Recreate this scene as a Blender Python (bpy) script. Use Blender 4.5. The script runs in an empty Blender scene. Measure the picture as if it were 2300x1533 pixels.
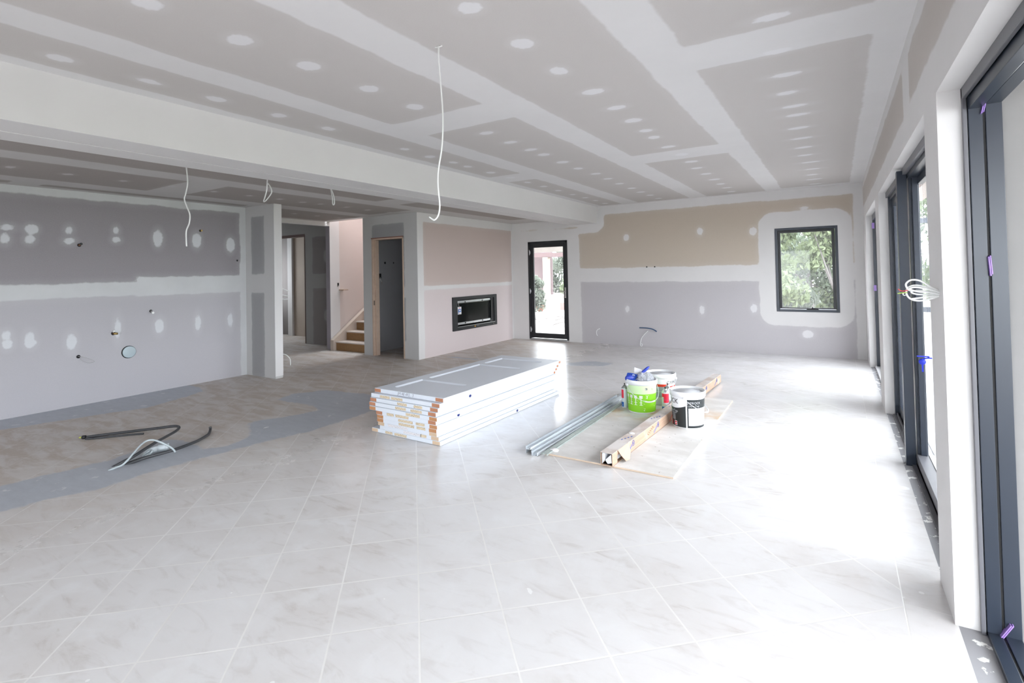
import bpy, bmesh, math, random
import numpy as np
from mathutils import Vector, Matrix, Euler, noise

random.seed(7); np.random.seed(7)
C = bpy.context.scene.collection
SC = bpy.context.scene
R = math.radians

# ------------------------------------------------------------------ camera
yaw, pitch, roll, foc = 0.5611, 0.0195, -0.0202, 1159.57
CAMZ = 1.445
fw = Vector((-math.sin(yaw)*math.cos(pitch), math.cos(yaw)*math.cos(pitch), math.sin(pitch)))
r0 = Vector((math.cos(yaw), math.sin(yaw), 0)); u0 = r0.cross(fw)
rt = r0*math.cos(roll) + u0*math.sin(roll)
up = -r0*math.sin(roll) + u0*math.cos(roll)
cam = bpy.data.cameras.new('camera'); camo = bpy.data.objects.new('camera', cam); C.objects.link(camo)
M = Matrix(((rt.x, up.x, -fw.x), (rt.y, up.y, -fw.y), (rt.z, up.z, -fw.z))).to_4x4()
M.translation = (0, 0, CAMZ)
camo.matrix_world = M
cam.sensor_width = 36; cam.lens = foc/2300*36
cam.shift_y = -(766.5-587.9)/2300
cam.clip_start = 0.02; cam.clip_end = 300
SC.camera = camo

# ------------------------------------------------------------------ world: bright overcast sky
W = bpy.data.worlds.new('world'); SC.world = W; W.use_nodes = True
wn = W.node_tree.nodes; wl = W.node_tree.links; wn.clear()
o_ = wn.new('ShaderNodeOutputWorld'); b_ = wn.new('ShaderNodeBackground')
tc = wn.new('ShaderNodeTexCoord'); sx = wn.new('ShaderNodeSeparateXYZ'); cr = wn.new('ShaderNodeValToRGB')
wl.new(tc.outputs['Generated'], sx.inputs[0]); wl.new(sx.outputs['Z'], cr.inputs[0])
cr.color_ramp.elements[0].position = 0.0; cr.color_ramp.elements[0].color = (0.78, 0.83, 0.88, 1)
cr.color_ramp.elements[1].position = 0.6; cr.color_ramp.elements[1].color = (0.90, 0.95, 1.0, 1)
wl.new(cr.outputs[0], b_.inputs[0]); b_.inputs[1].default_value = 3.4
wl.new(b_.outputs[0], o_.inputs[0])

SC.view_settings.view_transform = 'Standard'; SC.view_settings.look = 'None'
SC.view_settings.gamma = 1; SC.view_settings.use_curve_mapping = False
SC.view_settings.exposure = 2.13
SC.cycles.max_bounces = 8; SC.cycles.diffuse_bounces = 6; SC.cycles.glossy_bounces = 3
SC.cycles.use_adaptive_sampling = True; SC.cycles.adaptive_threshold = .12
SC.cycles.transparent_max_bounces = 12; SC.cycles.sample_clamp_indirect = 6
SC.cycles.caustics_reflective = False; SC.cycles.caustics_refractive = False
SC.cycles.use_denoising = True

def portal(loc, rot, sx_, sy_):
    """guides the sky light through an opening; gives off no light of its own"""
    l = bpy.data.lights.new('portal', 'AREA'); l.shape = 'RECTANGLE'; l.size = sx_; l.size_y = sy_
    l.cycles.is_portal = True
    o = bpy.data.objects.new('portal', l); C.objects.link(o); o.location = loc; o.rotation_euler = rot
portal((0.60, 0.9, 1.07), (0, R(90), 0), 2.1, 3.6)
portal((0.60, 4.6, 1.07), (0, R(90), 0), 2.1, 3.1)
portal((0.60, 7.8, 1.07), (0, R(90), 0), 2.1, 2.2)
portal((-5.1, 9.72, 1.05), (R(-90), 0, 0), 0.75, 1.9)
portal((-0.41, 9.72, 1.39), (R(-90), 0, 0), 0.75, 1.3)
portal((-2.0, -3.62, 1.1), (R(90), 0, 0), 2.4, 2.1)
portal((-5.9, -3.62, 1.5), (R(90), 0, 0), 1.4, 1.2)
portal((-12.35, 5.85, 1.47), (0, R(-90), 0), 1.0, .5)
portal((-12.35, 7.42, 1.5), (0, R(-90), 0), 1.3, .5)
portal((-7.9, 9.0, 4.95), (0, 0, 0), 0.9, 3.4)  # unseen stairwell top, left open to light the stairs

# ------------------------------------------------------------------ material helpers
def srgb(*c):
    c = [x/255 for x in c]
    return tuple((x/12.92 if x <= .04045 else ((x+.055)/1.055)**2.4) for x in c) + (1,)

class N:
    """tiny node-graph writer"""
    def __init__(s, name):
        s.m = bpy.data.materials.new(name); s.m.use_nodes = True
        s.t = s.m.node_tree; s.t.nodes.clear()
        s.out = s.t.nodes.new('ShaderNodeOutputMaterial')
    def n(s, kind, ins=None, **kw):
        x = s.t.nodes.new('ShaderNode'+kind)
        for k, v in kw.items(): setattr(x, k, v)
        for k, v in (ins or {}).items():
            sock = x.inputs[k]
            if isinstance(v, bpy.types.NodeSocket): s.t.links.new(v, sock)
            else: sock.default_value = v
        return x
    def math(s, op, a, b=0.0, c=0.0, clamp=False):
        x = s.n('Math', {0: a, 1: b, 2: c}, operation=op); x.use_clamp = clamp; return x.outputs[0]
    def mix(s, f, a, b, mode='MIX'):
        x = s.n('Mix', {0: f, 6: a, 7: b}, data_type='RGBA', blend_type=mode); return x.outputs[2]
    def mixf(s, f, a, b):
        return s.n('Mix', {0: f, 2: a, 3: b}, data_type='FLOAT').outputs[0]
    def smooth(s, v, lo, hi):
        return s.n('MapRange', {0: v, 1: lo, 2: hi, 3: 0.0, 4: 1.0}, interpolation_type='SMOOTHSTEP').outputs[0]
    def obj(s): return s.n('TexCoord').outputs['Object']
    def noise(s, vec, scale, detail=3, rough=.5, dist=0):
        return s.n('TexNoise', {'Vector': vec, 'Scale': scale, 'Detail': detail, 'Roughness': rough, 'Distortion': dist}).outputs[0]
    def scalev(s, vec, sc): 
        return s.n('Mapping', {0: vec, 3: sc}).outputs[0]
    def bsdf(s, col, rough=.5, metal=0, bump=None, bstr=.1, bdist=.01, **kw):
        p = s.n('BsdfPrincipled', {'Base Color': col, 'Roughness': rough, 'Metallic': metal})
        for k, v in kw.items(): p.inputs[k.replace('_', ' ')].default_value = v
        if bump is not None:
            bb = s.n('Bump', {'Height': bump, 'Strength': bstr, 'Distance': bdist})
            s.t.links.new(bb.outputs[0], p.inputs['Normal'])
        s.t.links.new(p.outputs[0], s.out.inputs[0]); return p

def plain(name, col, rough=.6, metal=0, var=.06, scale=8, bstr=.03, **kw):
    g = N(name); v = g.noise(g.obj(), scale, 4)
    c = col if len(col) == 4 else tuple(col)+(1,)
    d = tuple(x*(1-var*2) for x in c[:3])+(1,)
    col_ = g.mix(v, d, c)
    g.bsdf(col_, rough, metal, bump=g.noise(g.obj(), scale*12, 3), bstr=bstr, bdist=.002, **kw)
    return g.m

def board(name, pa, pb, mud=(.70, .70, .69, 1), edge=.012, amp=.03, dsoft=.03, mudvar=.05):
    """plasterboard: attribute 'paper' is the signed distance to the bare paper (<0 = paper),
    'dot' the signed distance to the filled screw spots, 'zone' picks the paper of the sheet"""
    g = N(name); P = g.obj()
    ap = g.n('Attribute', attribute_name='paper').outputs['Fac']
    ad = g.n('Attribute', attribute_name='dot').outputs['Fac']
    az = g.n('Attribute', attribute_name='zone').outputs['Fac']
    n1 = g.noise(P, 3.5, 4, .6); n2 = g.noise(P, 22, 3)
    wob = g.math('ADD', g.math('MULTIPLY', g.math('SUBTRACT', n1, .5), amp*2), g.math('MULTIPLY', g.math('SUBTRACT', n2, .5), amp*.35))
    m = g.smooth(g.math('ADD', ap, wob), -edge, edge)
    halo = g.math('MULTIPLY', g.smooth(g.math('ADD', ap, wob), -.09, .0), .12)
    d = g.math('SUBTRACT', 1.0, g.smooth(g.math('ADD', ad, g.math('MULTIPLY', g.math('SUBTRACT', n2, .5), .03)), -.008, dsoft*.5))
    dh = g.math('MULTIPLY', g.math('SUBTRACT', 1.0, g.smooth(ad, .0, dsoft*2.2)), .15)
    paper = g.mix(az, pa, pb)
    mott = g.noise(P, 160, 2, .7)
    paper = g.mix(g.math('MULTIPLY', g.noise(P, 1.1, 5, .6), .20), paper, tuple(x*.80 for x in pa[:3])+(1,))
    paper = g.mix(g.math('MULTIPLY', mott, .14), paper, (.9, .87, .85, 1))
    mudc = g.mix(g.noise(P, 2.3, 4, .6), tuple(x*(1-mudvar*2) for x in mud[:3])+(1,), mud)
    col = g.mix(m, paper, mudc)
    col = g.mix(halo, col, mudc)
    k = g.math('MAXIMUM', g.math('MULTIPLY', d, .85), dh)
    col = g.mix(k, col, (mud[0]*1.04, mud[1]*1.05, mud[2]*1.07, 1))
    g.bsdf(col, .85, 0, bump=g.math('ADD', g.noise(P, 300, 2), g.math('MULTIPLY', m, .6)), bstr=.04, bdist=.003)
    return g.m

# ------------------------------------------------------------------ colours
MUD = (.69, .675, .67, 1)
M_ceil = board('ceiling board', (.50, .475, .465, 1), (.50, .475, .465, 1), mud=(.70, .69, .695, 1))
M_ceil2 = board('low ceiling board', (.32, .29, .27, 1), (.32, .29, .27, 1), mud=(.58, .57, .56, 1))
M_left = board('kitchen wall board', (.42, .41, .44, 1), (.24, .22, .24, 1), mud=(.64, .65, .66, 1), mudvar=.1)  # upper paper darker: another sheet, with some bulkhead shade put into its colour
M_far = board('far wall board', (.45, .43, .45, 1), (.48, .405, .32, 1), mud=MUD)
M_fire = board('pink fire rated board', (.61, .53, .53, 1), (.49, .395, .36, 1), mud=MUD, amp=.015)
M_dw = board('grey wall board', (.25, .25, .255, 1), (.25, .25, .255, 1), mud=(.51, .505, .50, 1))
M_right = board('window wall board', (.47, .43, .40, 1), (.47, .43, .40, 1), mud=MUD)
M_mud = plain('skimmed plaster', MUD, .85, var=.03, scale=3)
M_white = plain('plaster white', (.70, .69, .69), .85, var=.03, scale=3)
M_stairwall = plain('pale pink board', (.66, .585, .555), .85, var=.04, scale=2)
M_hallbeige = plain('tan board', (.44, .37, .31), .85, var=.08, scale=2)
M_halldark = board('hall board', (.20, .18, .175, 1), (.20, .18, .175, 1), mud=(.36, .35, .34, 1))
M_black = plain('black powder coat', (.011, .0125, .015), .42, var=.1, scale=6)
M_navy = plain('charcoal blue aluminium', (.020, .028, .044), .30, var=.12, scale=4)
M_dark = plain('dark void', (.012, .012, .013), .7, var=.1)
M_alu = plain('bright aluminium', (.62, .64, .66), .3, .9, var=.1, scale=12)
M_chrome = plain('satin metal', (.5, .48, .46), .25, .9, var=.1)
M_brass = plain('brass', (.55, .38, .14), .3, .9, var=.2)
M_copper = plain('copper', (.62, .28, .13), .35, .8, var=.2)
M_pine = plain('raw pine', (.56, .42, .33), .7, var=.12, scale=14)
M_wpvc = plain('white cable sheath', (.80, .81, .80), .4, var=.03)
M_bcable = plain('black cable sheath', (.045, .047, .052), .45, var=.2, scale=30)
M_conduit = plain('grey conduit', (.40, .45, .47), .45, var=.06)
M_graypvc = plain('pale grey pipe', (.52, .57, .60), .35, var=.05)
M_purple = plain('purple packer', (.36, .22, .62), .4, var=.2, scale=40)

def glass(name, tint=(1, 1, 1, 1), rough=0.0, dust=0.0):
    g = N(name)
    tr = g.n('BsdfTransparent', {0: tint}); gl = g.n('BsdfGlossy', {0: (1, 1, 1, 1), 'Roughness': rough})
    fr = g.n('Fresnel', {0: 1.45})
    k = g.math('MULTIPLY', fr.outputs[0], .32)
    mx = g.n('MixShader', {0: k, 1: tr.outputs[0], 2: gl.outputs[0]})
    res = mx.outputs[0]
    if dust:
        df = g.n('BsdfDiffuse', {0: (.8, .8, .82, 1)})
        mx2 = g.n('MixShader', {0: g.math('MULTIPLY', g.noise(g.obj(), 5, 5, .7), dust), 1: res, 2: df.outputs[0]})
        res = mx2.outputs[0]
    g.t.links.new(res, g.out.inputs[0]); return g.m
M_glass = glass('window glass', dust=.17)  # dust film made stronger to paint haze over the view outside
M_darkglass = plain('smoked firebox glass', (.006, .007, .007), .12, var=.1, IOR=1.2)

# floor -------------------------------------------------------------
def floor_mat():
    g = N('stone floor tiles'); P = g.obj()
    th = .75
    sp = g.n('SeparateXYZ', {0: P})
    X, Y = sp.outputs[0], sp.outputs[1]
    u = g.math('ADD', g.math('MULTIPLY', X, math.cos(th)), g.math('MULTIPLY', Y, math.sin(th)))
    v = g.math('ADD', g.math('MULTIPLY', X, -math.sin(th)), g.math('MULTIPLY', Y, math.cos(th)))
    T = .3505
    def lines(c, off, T, w):
        f = g.math('FRACT', g.math('DIVIDE', g.math('SUBTRACT', c, off), T))
        d = g.math('MULTIPLY', g.math('MINIMUM', f, g.math('SUBTRACT', 1.0, f)), T)
        return g.math('SUBTRACT', 1.0, g.smooth(d, w*.35, w)), g.math('FLOOR', g.math('DIVIDE', g.math('SUBTRACT', c, off), T))
    l1, i1 = lines(u, 0.0, T, .0056); l2, i2 = lines(v, 2.214, T, .0056)
    l3, i3 = lines(Y, 3.12, .36, .003); 
    b = g.math('GREATER_THAN', X, .203)
    dl = g.math('ABSOLUTE', g.math('SUBTRACT', X, .203))
    bl = g.math('SUBTRACT', 1.0, g.smooth(dl, .001, .0032))
    grout = g.mixf(b, g.math('MAXIMUM', l1, l2), l3)
    grout = g.math('MAXIMUM', grout, bl)
    idc = g.n('CombineXYZ', {0: g.mixf(b, i1, 50.0), 1: g.mixf(b, i2, i3), 2: 0.0}).outputs[0]
    wn_ = g.n('TexWhiteNoise', {0: idc}, noise_dimensions='3D')
    rnd = wn_.outputs[0]; rcol = wn_.outputs[1]
    off = g.n('VectorMath', {0: rcol, 1: (9, 9, 9)}, operation='MULTIPLY').outputs[0]
    loc = g.n('VectorMath', {0: P, 1: off}, operation='ADD').outputs[0]
    st = g.n('Mapping', {0: loc, 2: (0, 0, R(25)), 3: (3.2, 9.5, 1)}).outputs[0]
    veins = g.noise(st, 1.0, 8, .62, 1.6)
    soft = g.noise(loc, 4, 5, .6, .6)
    c1 = (.64, .62, .61, 1); c2 = (.52, .485, .46, 1); c3 = (.70, .695, .695, 1)
    col = g.mix(g.smooth(veins, .50, .72), c1, c2)
    col = g.mix(g.smooth(soft, .45, .75), col, c3)
    col = g.mix(g.math('MULTIPLY', rnd, .22), col, (.50, .46, .43, 1))
    # dust and plaster film: heavier near the room's working side, in worn sweeps
    dust = g.smooth(g.noise(g.scalev(P, (1, 1.6, 1)), .9, 6, .6), .30, .62)
    kx = g.smooth(X, -5.2, -1.6)
    col = g.mix(g.math('MULTIPLY', dust, g.math('ADD', .10, g.math('MULTIPLY', kx, .45))), col, (.76, .765, .78, 1))
    # left of the room the tiles are worn and dirty
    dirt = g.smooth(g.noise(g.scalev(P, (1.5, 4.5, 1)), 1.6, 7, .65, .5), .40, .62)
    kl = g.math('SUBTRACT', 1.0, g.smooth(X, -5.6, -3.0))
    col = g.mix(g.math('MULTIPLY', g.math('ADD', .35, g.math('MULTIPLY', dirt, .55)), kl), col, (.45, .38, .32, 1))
    groutc = g.mix(g.noise(P, 2.0, 4, .6), (.60, .58, .56, 1), (.90, .90, .89, 1))
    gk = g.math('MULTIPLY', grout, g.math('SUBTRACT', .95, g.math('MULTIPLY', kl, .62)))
    col = g.mix(gk, col, groutc)
    # bare screed patches
    pa = g.n('Attribute', attribute_name='patch').outputs['Fac']
    pw = g.math('ADD', pa, g.math('MULTIPLY', g.math('SUBTRACT', g.noise(P, 6, 5, .65), .5), .16))
    pm = g.math('SUBTRACT', 1.0, g.smooth(pw, -.02, .025))
    sc_ = g.mix(g.noise(g.scalev(P, (2, 6, 1)), 2.5, 7, .7), (.35, .37, .41, 1), (.52, .55, .60, 1))
    sc_ = g.mix(g.smooth(g.noise(P, 7, 5, .6), .62, .68), sc_, (.60, .61, .63, 1))
    col = g.mix(pm, col, sc_)
    sl = g.math('GREATER_THAN', X, .372)
    slc = g.mix(g.smooth(g.noise(P, 14, 5, .6), .56, .60), (.27, .27, .285, 1), (.72, .72, .71, 1))
    col = g.mix(sl, col, slc)
    # plaster splashes
    sp1 = g.n('TexVoronoi', {'Vector': g.n('VectorMath', {0: P, 1: g.n('VectorMath', {0: g.n('TexNoise', {'Vector': P, 'Scale': 9.0}).outputs[1], 1: (.12, .12, .12)}, operation='MULTIPLY').outputs[0]}, operation='ADD').outputs[0], 'Scale': 2.6, 'Randomness': 1.0})
    rs = g.n('SeparateXYZ', {0: sp1.outputs['Color']})
    rad = g.math('MULTIPLY', g.math('POWER', rs.outputs[0], 5.0), .085)
    spl = g.math('LESS_THAN', sp1.outputs['Distance'], rad)
    sp2 = g.n('TexVoronoi', {'Vector': P, 'Scale': 9.0, 'Randomness': 1.0})
    rs2 = g.n('SeparateXYZ', {0: sp2.outputs['Color']})
    spl2 = g.math('LESS_THAN', sp2.outputs['Distance'], g.math('MULTIPLY', g.math('POWER', rs2.outputs[1], 7.0), .10))
    col = g.mix(g.math('MULTIPLY', g.math('MAXIMUM', spl, spl2), .75), col, (.84, .845, .84, 1))
    rough = g.math('ADD', .10, g.math('MULTIPLY', g.noise(P, 5, 6, .7), .20))
    rough = g.math('ADD', rough, g.math('MULTIPLY', g.math('MAXIMUM', pm, kl), .32))
    rough = g.math('MAXIMUM', rough, g.math('MULTIPLY', sl, .8))
    h = g.math('SUBTRACT', g.math('MULTIPLY', g.noise(P, 1.7, 3), 2.2), g.math('MULTIPLY', grout, .25))
    p = g.bsdf(col, rough, 0, bump=h, bstr=.25, bdist=.004)
    return g.m

# ------------------------------------------------------------------ geometry helpers
def tag(o, label=None, cat=None, group=None, kind=None):
    if label: o['label'] = label
    if cat: o['category'] = cat
    if group: o['group'] = group
    if kind: o['kind'] = kind
    return o
def empty(name, loc=(0, 0, 0), rot=(0, 0, 0), label=None, cat=None, group=None, kind=None):
    o = bpy.data.objects.new(name, None); C.objects.link(o); o.location = loc; o.rotation_euler = rot
    o.empty_display_size = .1
    return tag(o, label, cat, group, kind)

class MB:
    def __init__(s): s.b = bmesh.new()
    def box(s, x0, x1, y0, y1, z0, z1, bev=0, rot=None, mi=0):
        x0, x1 = sorted((x0, x1)); y0, y1 = sorted((y0, y1)); z0, z1 = sorted((z0, z1))
        t = bmesh.new(); r = bmesh.ops.create_cube(t, size=1)
        bmesh.ops.scale(t, vec=(x1-x0, y1-y0, z1-z0), verts=t.verts)
        if bev: bmesh.ops.bevel(t, geom=list(t.edges), offset=bev, segments=2, affect='EDGES', profile=.5)
        bmesh.ops.translate(t, vec=((x0+x1)/2, (y0+y1)/2, (z0+z1)/2), verts=t.verts)
        if rot: bmesh.ops.transform(t, matrix=rot, verts=t.verts)
        s._m(t, mi); return s
    def _m(s, t, mi=0):
        for f in t.faces: f.material_index = mi
        me = bpy.data.meshes.new('t'); t.to_mesh(me); t.free(); s.b.from_mesh(me); bpy.data.meshes.remove(me)
    def lathe(s, prof, seg=32, loc=(0, 0, 0), mat=None, mi=0):
        t = bmesh.new(); rings = []
        for r, z in prof:
            rings.append([t.verts.new((r*math.cos(2*math.pi*k/seg), r*math.sin(2*math.pi*k/seg), z)) for k in range(seg)])
        for a, b in zip(rings, rings[1:]):
            for k in range(seg):
                t.faces.new((a[k], a[(k+1) % seg], b[(k+1) % seg], b[k]))
        if prof[0][0] > 1e-5: t.faces.new(list(reversed(rings[0])))
        if prof[-1][0] > 1e-5: t.faces.new(rings[-1])
        bmesh.ops.remove_doubles(t, verts=t.verts, dist=1e-6)
        bmesh.ops.recalc_face_normals(t, faces=t.faces)
        for f in t.faces: f.smooth = True
        if mat is not None: bmesh.ops.transform(t, matrix=mat, verts=t.verts)
        bmesh.ops.translate(t, vec=loc, verts=t.verts)
        s._m(t, mi); return s
    def tube(s, pts, r, seg=8, smooth=True, cap=True, res=6, mi=0, rfun=None):
        P = [Vector(p) for p in pts]
        if smooth and len(P) > 2:
            Q = []
            for i in range(len(P)-1):
                a = P[max(i-1, 0)]; b = P[i]; c = P[i+1]; d = P[min(i+2, len(P)-1)]
                for k in range(res):
                    t_ = k/res
                    Q.append(.5*((2*b)+(c-a)*t_+(2*a-5*b+4*c-d)*t_*t_+(3*b-a-3*c+d)*t_**3))
            Q.append(P[-1]); P = Q
        t = bmesh.new(); rings = []; nrm = None
        for i, p in enumerate(P):
            d = (P[min(i+1, len(P)-1)]-P[max(i-1, 0)]).normalized()
            if nrm is None:
                nrm = d.orthogonal().normalized()
            nrm = (nrm-d*nrm.dot(d)).normalized(); bn = d.cross(nrm)
            rr = r if rfun is None else rfun(i/(len(P)-1))
            rings.append([t.verts.new(p+(nrm*math.cos(2*math.pi*k/seg)+bn*math.sin(2*math.pi*k/seg))*rr) for k in range(seg)])
        for a, b in zip(rings, rings[1:]):
            for k in range(seg):
                f = t.faces.new((a[k], a[(k+1) % seg], b[(k+1) % seg], b[k])); f.smooth = True
        if cap:
            t.faces.new(list(reversed(rings[0]))); t.faces.new(rings[-1])
        bmesh.ops.recalc_face_normals(t, faces=t.faces)
        s._m(t, mi); return s
    def poly(s, pts, ext=None, mi=0):
        t = bmesh.new(); f = t.faces.new([t.verts.new(p) for p in pts])
        if ext is not None:
            r = bmesh.ops.extrude_face_region(t, geom=[f])
            bmesh.ops.translate(t, vec=ext, verts=[x for x in r['geom'] if isinstance(x, bmesh.types.BMVert)])
        bmesh.ops.recalc_face_normals(t, faces=t.faces)
        s._m(t, mi); return s
    def ball(s, c, r, sc=(1, 1, 1), sub=2, mi=0, jit=0):
        t = bmesh.new(); bmesh.ops.create_icosphere(t, subdivisions=sub, radius=r)
        if jit:
            for v in t.verts: v.co += v.co.normalized()*noise.noise(v.co*(3/r)+Vector(c)*7)*jit
        bmesh.ops.scale(t, vec=sc, verts=t.verts); bmesh.ops.translate(t, vec=c, verts=t.verts)
        for f in t.faces: f.smooth = True
        s._m(t, mi); return s
    def build(s, name, mats, parent=None, label=None, cat=None, group=None, kind=None):
        me = bpy.data.meshes.new(name); s.b.to_mesh(me); s.b.free()
        o = bpy.data.objects.new(name, me); C.objects.link(o)
        for m in (mats if isinstance(mats, (list, tuple)) else [mats]): me.materials.append(m)
        if parent is not None: o.parent = parent
        return tag(o, label, cat, group, kind)

# signed-distance fields in the plane of a surface
def sd_rect(u, v, u0, u1, v0, v1, r=0):
    du = np.abs(u-(u0+u1)/2)-(u1-u0)/2+r; dv = np.abs(v-(v0+v1)/2)-(v1-v0)/2+r
    return np.hypot(np.maximum(du, 0), np.maximum(dv, 0))+np.minimum(np.maximum(du, dv), 0)-r
def sd_el(u, v, cu, cv, a, b):
    return (np.hypot((u-cu)/a, (v-cv)/b)-1)*min(a, b)
def sd_poly(x, y, pts):
    d = np.full(x.shape, 1e9); inside = np.zeros(x.shape, bool); n = len(pts)
    for i in range(n):
        ax, ay = pts[i]; bx, by = pts[(i+1) % n]; ex, ey = bx-ax, by-ay
        t = np.clip(((x-ax)*ex+(y-ay)*ey)/(ex*ex+ey*ey), 0, 1)
        d = np.minimum(d, np.hypot(x-ax-t*ex, y-ay-t*ey))
        c = ((ay > y) != (by > y)) & (x < (bx-ax)*(y-ay)/((by-ay) if by != ay else 1e-9)+ax)
        inside ^= c
    return np.where(inside, -d, d)
def U(*a):
    r = a[0]
    for x in a[1:]: r = np.minimum(r, x)
    return r

def sheet(name, axis, pos, ur, vr, mat, fields, holes=(), step=.05, thick=.1, tdir=1, kind='structure', reveals=True, parent=None):
    """a wall / ceiling / floor skin with real openings, reveals and a back.
    axis 'x': plane X=pos, u=Y, v=Z; axis 'y': plane Y=pos, u=X, v=Z; axis 'z': plane Z=pos, u=X, v=Y"""
    def lines(a, b, marks):
        k = sorted(set([a, b]+[m for m in marks if a < m < b])); out = []
        for p, q in zip(k, k[1:]):
            n = max(1, int(math.ceil((q-p)/step))); out += [p+(q-p)*i/n for i in range(n)]
        return np.array(out+[b])
    us = lines(ur[0], ur[1], [h[0] for h in holes]+[h[1] for h in holes])
    vs = lines(vr[0], vr[1], [h[2] for h in holes]+[h[3] for h in holes])
    UU, VV = np.meshgrid(us, vs, indexing='ij')
    nu, nv = UU.shape
    def P3(u, v, w):
        if axis == 'x': return np.stack([np.full_like(u, pos)+w, u, v], -1)
        if axis == 'y': return np.stack([u, np.full_like(u, pos)+w, v], -1)
        return np.stack([u, v, np.full_like(u, pos)+w], -1)
    verts = P3(UU.ravel(), VV.ravel(), 0.0).tolist()
    idx = np.arange(nu*nv).reshape(nu, nv)
    cu = (us[:-1]+us[1:])/2; cv = (vs[:-1]+vs[1:])/2
    CU, CV = np.meshgrid(cu, cv, indexing='ij'); keep = np.ones(CU.shape, bool)
    for h in holes: keep &= ~((CU > h[0]) & (CU < h[1]) & (CV > h[2]) & (CV < h[3]))
    I, J = np.nonzero(keep)
    faces = np.stack([idx[I, J], idx[I+1, J], idx[I+1, J+1], idx[I, J+1]], -1).tolist()
    f = fields(UU, VV)
    att = {k: np.asarray(f.get(k, np.full(UU.shape, 1.0))).ravel().tolist() for k in ('paper', 'dot', 'zone', 'patch')}
    # back (coarse) and reveals
    ku = sorted(set([ur[0], ur[1]]+[m for h in holes for m in h[:2] if ur[0] < m < ur[1]]))
    kv = sorted(set([vr[0], vr[1]]+[m for h in holes for m in h[2:] if vr[0] < m < vr[1]]))
    def addq(q):
        b = len(verts)
        for p in q:
            verts.append(P3(np.array([p[0]]), np.array([p[1]]), p[2])[0].tolist())
            for k in att: att[k].append(1.0 if k != 'zone' else 0.0)
        faces.append([b, b+1, b+2, b+3])
    t = thick*tdir
    if thick:
        for a, b in zip(ku, ku[1:]):
            for c, d in zip(kv, kv[1:]):
                if any(h[0] <= (a+b)/2 <= h[1] and h[2] <= (c+d)/2 <= h[3] for h in holes): continue
                addq([(a, c, t), (a, d, t), (b, d, t), (b, c, t)])
        rects = [(ur[0], ur[1], vr[0], vr[1])]+(list(holes) if reveals else [])
        for (a, b, c, d) in rects:
            a, b = max(a, ur[0]), min(b, ur[1]); c2, d2 = max(c, vr[0]), min(d, vr[1])
            addq([(a, c2, 0), (a, d2, 0), (a, d2, t), (a, c2, t)]); addq([(b, c2, 0), (b, d2, 0), (b, d2, t), (b, c2, t)])
            addq([(a, d2, 0), (b, d2, 0), (b, d2, t), (a, d2, t)])
            if c2 > vr[0] or (axis == 'z' and (a, b, c, d) == rects[0]): addq([(a, c2, 0), (b, c2, 0), (b, c2, t), (a, c2, t)])
    me = bpy.data.meshes.new(name); me.from_pydata(verts, [], faces); me.update()
    for k, vals in att.items():
        if k in f or k == 'paper':
            A = me.attributes.new(k, 'FLOAT', 'POINT'); A.data.foreach_set('value', vals)
        elif k == 'dot':
            A = me.attributes.new(k, 'FLOAT', 'POINT'); A.data.foreach_set('value', [1.0]*len(verts))
    b = bmesh.new(); b.from_mesh(me); bmesh.ops.delete(b, geom=[v for v in b.verts if not v.link_faces], context='VERTS'); b.to_mesh(me); b.free()
    o = bpy.data.objects.new(name, me); C.objects.link(o); me.materials.append(mat)
    if parent is not None: o.parent = parent
    return tag(o, kind=kind if parent is None else None)

# ------------------------------------------------------------------ room numbers (metres)
XR, YF, ZC, ZL = .362, 9.54, 2.70, 2.49
XB0, XB1, XB2, ZB = -3.985, -4.30, -4.57, 2.37
XL, YS = -7.48, 4.42            # kitchen wall, stub wall face
XF, YD, XH = -5.98, 6.52, -8.35  # fireplace wall, cupboard door wall, hall opening plane
YR = -3.5

def f_floor(x, y):
    pA = [(-7.5, .5), (-7.5, 3.60), (-7.40, 3.62), (-6.9, 3.52), (-6.62, 2.75), (-6.80, 2.26), (-6.98, 1.6), (-7.0, .5)]
    pB = [(-5.10, .2), (-5.06, 1.17), (-4.99, 1.84), (-5.04, 2.01), (-5.19, 2.27), (-4.97, 2.36), (-4.60, 2.32), (-4.46, 2.47),
          (-4.57, 2.72), (-4.93, 2.93), (-5.00, 3.02), (-4.86, 3.25), (-4.75, 3.62), (-5.05, 3.70), (-5.60, 3.68), (-5.72, 3.95), (-5.52, 4.28), (-4.65, 4.40), (-4.28, 4.17),
          (-4.20, 3.50), (-4.21, 3.11), (-4.32, 2.56), (-4.36, 2.18), (-4.40, 1.82), (-4.37, 1.46), (-4.48, 1.25), (-4.50, 1.04), (-4.55, .2)]
    pC = [(-3.65, 7.32), (-3.48, 7.15), (-3.0, 7.34), (-2.96, 7.62), (-3.36, 7.66)]
    return {'patch': U(sd_poly(x, y, pA), sd_poly(x, y, pB), sd_poly(x, y, pC), sd_rect(x, y, -5.75, -5.1, 6.95, 7.03))}
M_floor = floor_mat()
sheet('floor', 'z', 0, (-12.2, .58), (YR-.1, YF+.1), M_floor, f_floor, step=.07, thick=.12, tdir=-1)

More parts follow.
